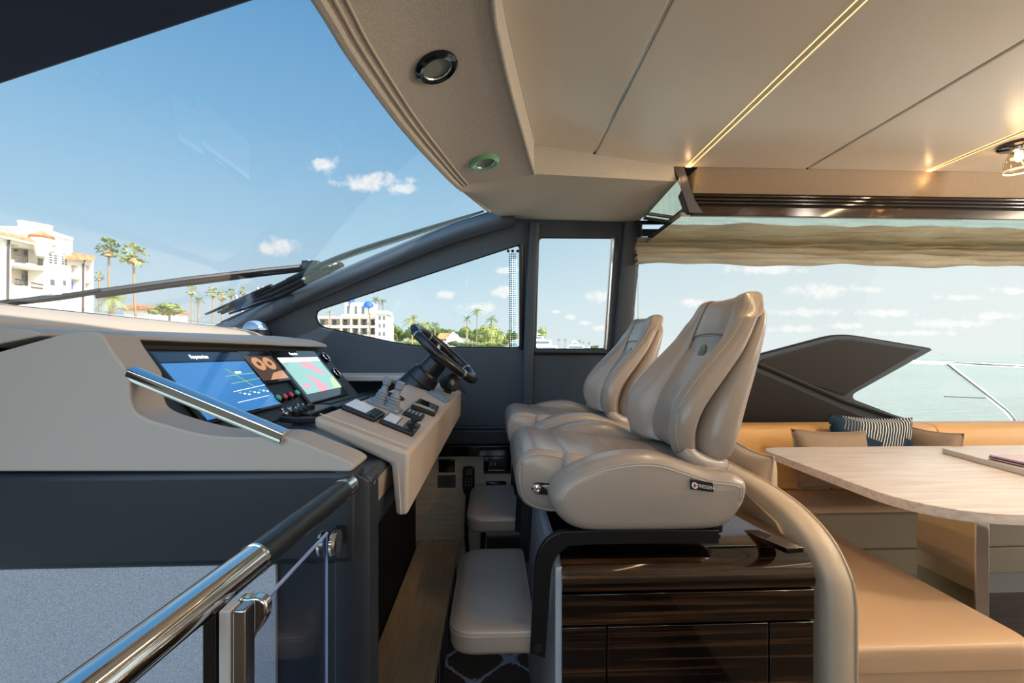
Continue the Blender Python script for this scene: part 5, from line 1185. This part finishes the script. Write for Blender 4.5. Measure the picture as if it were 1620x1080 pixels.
def winA(x0, y0, x1, y1, arch=False, nc=2, nr=4):
    w = quadA([(x0, y0), (x1, y0+2), (x1, y1+1), (x0, y1)], .06, 'stucco', 'window')
    for i in range(nc):
        for j in range(nr):
            u0, u1 = (i+.2)/nc, (i+.8)/nc; v0, v1 = (j+.2)/nr, (j+.8)/nr; X = lambda u: x0+(x1-x0)*u; Yy = lambda v, u: y0+(y1-y0)*v+2*u
            quadA([(X(u0), Yy(v0, u0)), (X(u1), Yy(v0, u1)), (X(u1), Yy(v1, u1)), (X(u0), Yy(v1, u0))], .1, 'pane', 'glass_pane', .05, w)
    if arch:
        c = ((x0+x1)/2, y0+1); 
        for k in range(4):
            a = PI*(k+.5)/4; quadA([(c[0]+4.6*math.cos(a)-1, c[1]-4.6*math.sin(a)), (c[0]+4.6*math.cos(a)+1, c[1]-4.6*math.sin(a)), (c[0]+3.2*math.cos(a)+.6, c[1]-3.0*math.sin(a)), (c[0]+3.2*math.cos(a)-.6, c[1]-3.0*math.sin(a))], .1, 'pane', 'glass_pane', .05, w)
winA(77, 401, 92, 416, True); winA(97, 404, 107, 418, True)
winA(78, 438, 89, 453, False, 1, 1); winA(99, 440, 106, 453, False, 1, 1)
for pts in ([(42, 399), (48, 400), (48, 406), (42, 405)], [(51, 400), (57, 401), (57, 413), (51, 412)], [(26, 394), (29, 394), (29, 398), (26, 398)]): quadA(pts, -1.9, 'pane', 'balcony_window', .2)
quadA([(39, 434), (54, 437), (54, 447), (39, 445)], -1.9, 'pane', 'balcony_window', .2)
for (x0, y0, x1, y1) in ((24, 402, 42, 413), (60, 409, 68, 418), (24, 441, 37, 449), (50, 447, 68, 454)):
    mb = MB(); mb.tube([FA(x0, y0, .1), FA(x1, y0+(x1-x0)*.2, .1)], .06, 5); mb.tube([FA(x0, y1, .1), FA(x1, y1+(x1-x0)*.12, .1)], .05, 5)
    for k in range(7): u = k/6; mb.tube([FA(x0+(x1-x0)*u, y0+(x1-x0)*.2*u, .1), FA(x0+(x1-x0)*u, y1+(x1-x0)*.12*u, .1)], .03, 4)
    mb.build('balcony_railing', 'iron', hA)
MB().tube([FA(20, 375, .5), FA(14, 381, .12), FA(13, 400, .12), FA(12, 520, .12)], .09, 6).build('downpipe', 'iron', hA)
# lower wing
def FB(px, py, off=0): return atP(px, py, pR+V((0, 3, 0))+nA*off, nA)
def quadB(pts, off, m, name, th=.12, par=None):
    mb = MB(); mb.prism([FB(x, y, off) for x, y in pts], -nA*th); return mb.build(name, m, par or hA, smooth=0)
plate([FB(100, 405), FB(148, 412), FB(148, base), FB(100, base)], [[FB(112, 419), FB(124, 420), FB(124, 432), FB(112, 431)], [FB(112, 440), FB(128, 442), FB(128, 458), FB(112, 458)], [FB(136, 419), FB(143, 420), FB(143, 432), FB(136, 431)], [FB(135, 447), FB(145, 448), FB(145, 456), FB(135, 456)]], -nA*1.2).build('wing_wall', 'stucco', hA)
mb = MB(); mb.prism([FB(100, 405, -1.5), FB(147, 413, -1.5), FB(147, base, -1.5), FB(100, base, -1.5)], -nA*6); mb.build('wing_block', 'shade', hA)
mb = MB(); mb.prism([FB(108, 410, .8), FB(150, 412, .8), FB(149, 404, -.8), FB(108, 398, -.8)], -nA*.3); mb.build('wing_roof', 'tile', hA)
quadB([(113, 445), (120, 446), (120, 458), (113, 458)], -.8, 'bluec', 'blue_awning', .3)
MB().tube([FB(134, 412, .5), FB(132, 418, .1), FB(131, 520, .1)], .09, 6).build('downpipe', 'iron', hA)
o = root('low_house', at(210, 495, 70), 'low pale house with an orange roof behind the dashboard edge', 'house')
a = at(195, 489, 70); b = at(240, 489, 70); zt2 = at(215, 484, 70).z
MB().b2((a.x, 70, GZ), (b.x, 78, a.z)).build('wall', 'stucco2', o)
mb = MB(); mb.prism([V((a.x-.5, 69.5, a.z)), V((b.x+.5, 69.5, a.z)), V(((a.x+b.x)/2, 69.5, zt2+.3))], (0, 9, 0)); mb.build('roof', 'tile', o)
# ---- second apartment building, beyond the forward side window
hB = root('apartment_building', at(550, 545, 95), 'cream apartment building with stacked balconies and blue rooftop canopies, behind the forward side window', 'building')
YB = 95
def qB(x0, y0, x1, y1, Y, m, name, th=.5, par=None):
    a, b = at(x0, y0, Y), at(x1, y1, Y); return MB().b2((a.x, Y, b.z), (b.x, Y+th, a.z)).build(name, m, par or hB, smooth=0)
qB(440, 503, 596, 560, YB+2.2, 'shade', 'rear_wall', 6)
for (y0, y1) in ((500, 504), (514, 518.5), (529, 534), (545, 560)): qB(478, y0, 596, y1, YB, 'stucco2', 'balcony_slab', 2.2)
for px in (482, 502, 520, 538, 554, 567, 581, 593): qB(px, 500, px+2.6, 560, YB+.2, 'stucco2', 'column', .6)
qB(545, 478, 588, 503, YB+3, 'stucco2', 'roof_tower', 5); qB(540, 497, 598, 501, YB-.3, 'stucco2', 'cornice', 3)
for px in (549, 561, 572): qB(px, 484, px+4, 496, YB+2.9, 'pane', 'tower_window', .3)
qB(594, 496, 611, 560, YB-1.5, 'stucco2', 'corner_wing', 7)
mb = MB(); a, b = at(593, 497, YB-2), at(613, 497, YB-2); mb.prism([a, b, b+V((-.4, 1, .9)), a+V((.6, 1, .9))], (0, 5, 0)); mb.build('corner_roof', 'greenroof', hB)
for py in (500, 512, 525, 538):
    for px in (599, 606): qB(px, py, px+3, py+6, YB-1.6, 'pane', 'wing_window', .2)
for py in (506, 520, 536):
    for px in (487, 507, 526, 543, 559, 573, 586): qB(px, py, px+6, py+8, YB+2.1, 'pane', 'balcony_window', .2)
for py in (511, 526, 541):
    mb = MB(); mb.tube([at(478, py, YB-.05), at(596, py, YB-.05)], .05, 4)
    for k in range(48): x = 479+k*2.45; mb.tube([at(x, py, YB-.05), at(x, py+4, YB-.05)], .025, 3)
    mb.build('balcony_railing', 'iron', hB)
for px, py in ((583, 482), (553, 473)):
    c = at(px, py, YB+2); MB().lathe([(1.0, -.5), (1.05, .0), (.8, .45), (.3, .7), (0, .72)], c, (0, 0, 1), 16).build('rooftop_canopy', 'bluec', hB); MB().tube([c-V((0, 0, 2)), c], .08, 5).build('canopy_pole', 'iron', hB)
palm(595, 474, None, 107, 9, 'dark palm rising behind the cream apartment building, left of a pair', 'feather', 0, 11, 'frond', 18)
palm(606, 476, None, 111, 8, 'dark palm rising behind the cream apartment building, right of a pair', 'feather', 0, 12, 'frond', 18)
palm(585, 496, None, 88, 6, 'slim pale palm standing in front of the cream apartment building', 'feather', 0, 13, 'frond_y', 16)
palm(522, 492, None, 86, 6, 'small palm before the left end of the cream apartment building', 'feather', 0, 14, 'frond_y', 16)
# gabled house seen past the windscreen edge
g = root('gabled_house', at(410, 505, 84), 'cream gabled house with an arched window, behind the starboard edge of the windscreen', 'house')
a, b = at(382, 492, 84), at(440, 492, 84); MB().b2((a.x, 84, GZ), (b.x, 90, a.z)).build('wall', 'stucco2', g)
mb = MB(); mb.prism([V((a.x, 84, a.z)), V((b.x, 84, a.z)), V(((a.x+b.x)/2, 84, at(400, 479, 84).z))], (0, 6, 0)); mb.build('gable', 'stucco2', g)
MB().lathe([(0, 0), (.85, 0), (.85, .15), (0, .15)], at(394, 488, 84)-V((0, .1, 0)), (0, 1, 0), 16).build('arched_window', 'pane', g)
mb = MB(); mb.prism([at(358, 489, 83.5), at(382, 489, 83.5), at(374, 484, 83.5), at(362, 484, 83.5)], (0, 6, 0)); mb.build('side_roof', 'bluec', g)
MB().lathe([(.55, -.4), (.6, 0), (.3, .7), (0, .75)], at(422, 471, 92), (0, 0, 1), 12).build('rooftop_canopy', 'bluec', g)
# ---- green shore behind the forward side window
T = [(628, 529, 120, 36, 26, 'leaf', 'round dark tree right beside the cream apartment building'), (662, 526, 118, 44, 34, 'leaf', 'dense tree left behind the steering wheel rim'), (700, 528, 124, 44, 26, 'leaf', 'dark tree between the steering wheel and the white gabled roof'),
     (745, 528, 116, 44, 34, 'leaf', 'tree under the tall pair of palms'), (778, 530, 122, 48, 38, 'leaf_l', 'light green tree right of the tall pair of palms'), (806, 534, 122, 28, 24, 'leaf', 'dark tree close to the aft edge of the forward side window'),
     (856, 526, 244, 26, 26, 'leaf_l', 'feathery tree at the forward edge of the middle side window'), (642, 545, 104, 46, 16, 'leaf_l', 'low light hedge below the dark tree by the cream building'), (684, 545, 90, 50, 14, 'leaf_l', 'low light hedge behind the lower steering wheel rim'), (765, 546, 89, 70, 14, 'leaf_l', 'low light hedge on the shore below the palms'), (722, 545, 96, 30, 12, 'leaf', 'small green bush before the white gabled house')]
for k, (px, py, Y, w, h, m, lab) in enumerate(T): tree(px, py, Y, w, h, lab, m, 20+k, 420, 'quayside trees', 'bush' if h < 20 else 'tree')
P = [(620, 511, 8, 0, 'small thin palm above the trees beside the cream building', 'frond'), (652, 505, 17, 1, 'wide-crowned palm directly above the top of the steering wheel', 'frond_y'), (675, 511, 12, 0, 'palm right above the steering wheel rim', 'frond_y'), (688, 513, 10, 0, 'dark palm between the steering wheel and the white roof', 'frond'),
     (755, 491, 11, -3, 'tallest palm of the shore seen through the forward side window', 'frond'), (739, 503, 9, 1, 'leaning palm just left of the tallest shore palm', 'frond'), (778, 504, 11, -4, 'dark-crowned palm standing right of the tallest shore palm', 'frond'), (738, 519, 10, 0, 'low palm in front of the shore trees', 'frond_y'), (793, 525, 7, 0, 'small palm near the aft edge of the forward side window', 'frond'), (807, 523, 7, 0, 'small dark palm beside the dotted window edge', 'frond')]
for k, (px, py, R, ln, lab, mf) in enumerate(P): palm(px, py, None, (100, 99, 103, 107, 103, 99, 101, 95, 104, 100)[k], R, lab, 'feather', ln, 40+k, mf, 20)
for k, (px, py, R, lab) in enumerate(((884, 537, 3.5, 'tiny palm between the two white yachts'), (894, 537, 3.5, 'tiny palm left beside the second white yacht'), (917, 538, 4, 'tiny palm right beside the second white yacht'), (923, 541, 2.5, 'smallest palm on the far shore'), (932, 542, 3.5, 'tiny palm, rightmost on the far shore'))): palm(px, py, None, 246, R, lab, 'feather', 0, 60+k, 'frond', 14)
tree(942, 550, 246, 14, 9, 'small round bush at the far end of the shore', 'leaf', 50, 160, 'quayside trees', 'bush')
w = root('shore_house', at(716, 545, 104), 'white gabled house with an orange roof among the shore trees', 'house')
a, b = at(706, 536, 104), at(730, 536, 104); MB().b2((a.x, 104, GZ), (b.x, 110, a.z)).build('wall', 'stucco', w)
mb = MB(); mb.prism([V((a.x, 103.9, a.z)), V((b.x, 103.9, a.z)), V(((a.x*.55+b.x*.45), 103.9, at(716, 524, 104).z))], (0, .4, 0)); mb.build('gable', 'stucco', w)
mb = MB(); c0 = at(692, 525, 107); mb.prism([V((c0.x, 104.5, a.z)), V((a.x+1.5, 104.5, a.z)), V((a.x+1.0, 106, at(716, 526, 104).z)), V((c0.x+.6, 106, at(716, 526, 104).z))], (0, 3, 0)); mb.build('roof', 'tile', w)
# high-rise far behind
hr_ = root('tower_block', V((at(815, 555, 600).x, 600, SEA)), 'slim blue glass tower block beside the aft edge of the forward side window', 'tower')
def twr():
    m = mat('tower_glass', '#7fa6b4', .2); t = m.node_tree; n = t.nodes; l = t.links; b = n['Principled BSDF']; tcn = n.new('ShaderNodeTexCoord'); br = n.new('ShaderNodeTexBrick'); br.offset = 0
    sw = n.new('ShaderNodeSeparateXYZ'); cb = n.new('ShaderNodeCombineXYZ'); l.new(tcn.outputs['Object'], sw.inputs[0]); l.new(sw.outputs[0], cb.inputs[0]); l.new(sw.outputs[2], cb.inputs[1]); l.new(cb.outputs[0], br.inputs['Vector'])
    br.inputs['Scale'].default_value = 1; br.inputs['Brick Width'].default_value = 3.2; br.inputs['Row Height'].default_value = 3.6; br.inputs['Mortar Size'].default_value = .7; br.inputs['Color1'].default_value = lin('#6d9cb2'); br.inputs['Color2'].default_value = lin('#86b4c4'); br.inputs['Mortar'].default_value = lin('#d4e2e4')
    l.new(br.outputs[0], b.inputs['Base Color']); return m
a, b = at(809, 409, 600), at(818, 550, 600); MB().b2((a.x, 600, SEA), (b.x, 612, a.z)).build('tower', twr(), hr_, smooth=0)
# ---- yachts in the marina
def yacht(px, Y, wpx, label):
    c = at(px, 551, Y); L_ = wpx*Y/F; r = root('motor_yacht', V((c.x, Y, SEA)), label, 'yacht', 'white motor yachts'); z = SEA+.9; h = L_*.14
    mb = MB(); mb.loft([[V((c.x-L_*.5, Y-L_*.1, SEA-.2)), V((c.x+L_*.45, Y-L_*.1, SEA-.2)), V((c.x+L_*.45, Y+L_*.1, SEA-.2)), V((c.x-L_*.5, Y+L_*.1, SEA-.2))], [V((c.x-L_*.54, Y-L_*.12, z+h)), V((c.x+L_*.5, Y-L_*.13, z+h*.8)), V((c.x+L_*.5, Y+L_*.13, z+h*.8)), V((c.x-L_*.54, Y+L_*.12, z+h))]]); mb.build('hull', 'white', r)
    zz = z+h
    for k, (x0, x1, hh) in enumerate(((-.34, .40, .12), (-.24, .28, .11), (-.12, .14, .07))):
        mb = MB(); y0 = Y-L_*(.1-.02*k); mb.prism([V((c.x+L_*x0, y0, zz)), V((c.x+L_*x1, y0, zz)), V((c.x+L_*(x1-.03), y0, zz+L_*hh)), V((c.x+L_*(x0+.07), y0, zz+L_*hh))], (0, L_*.2, 0)); d = mb.build('deck_house', 'white', r)
        MB().b2((c.x+L_*(x0+.08), y0-.06, zz+L_*hh*.35), (c.x+L_*(x1-.06), y0-.01, zz+L_*hh*.75)).build('window_band', 'pane', d); zz += L_*hh
    MB().tube([V((c.x, Y, zz)), V((c.x, Y, zz+L_*.1))], L_*.006, 5).build('mast', 'white', r)
    MB().b2((c.x-L_*.06, Y-.2, zz+L_*.03), (c.x+L_*.06, Y+.2, zz+L_*.05)).build('radar_arch', 'white', r)
yacht(850, 190, 84, 'larger white motor yacht moored at the far shore, forward of the other'); yacht(908, 224, 58, 'smaller white motor yacht moored aft of the larger one'); yacht(806, 215, 50, 'white yacht partly hidden by the aft edge of the forward side window'); yacht(932, 212, 38, 'low white yacht at the end of the far row, by the tiny palms')
s = root('distant_ship', at(1492, 563, 2500), 'tiny ship on the sea horizon above the side rail', 'ship')
c = at(1492, 563, 2500); MB().b2((c.x-12, 2495, c.z-6), (c.x+12, 2505, c.z+1)).build('hull', 'pane', s); MB().b2((c.x-4, 2496, c.z+1), (c.x+5, 2504, c.z+9)).build('bridge', 'pane', s)
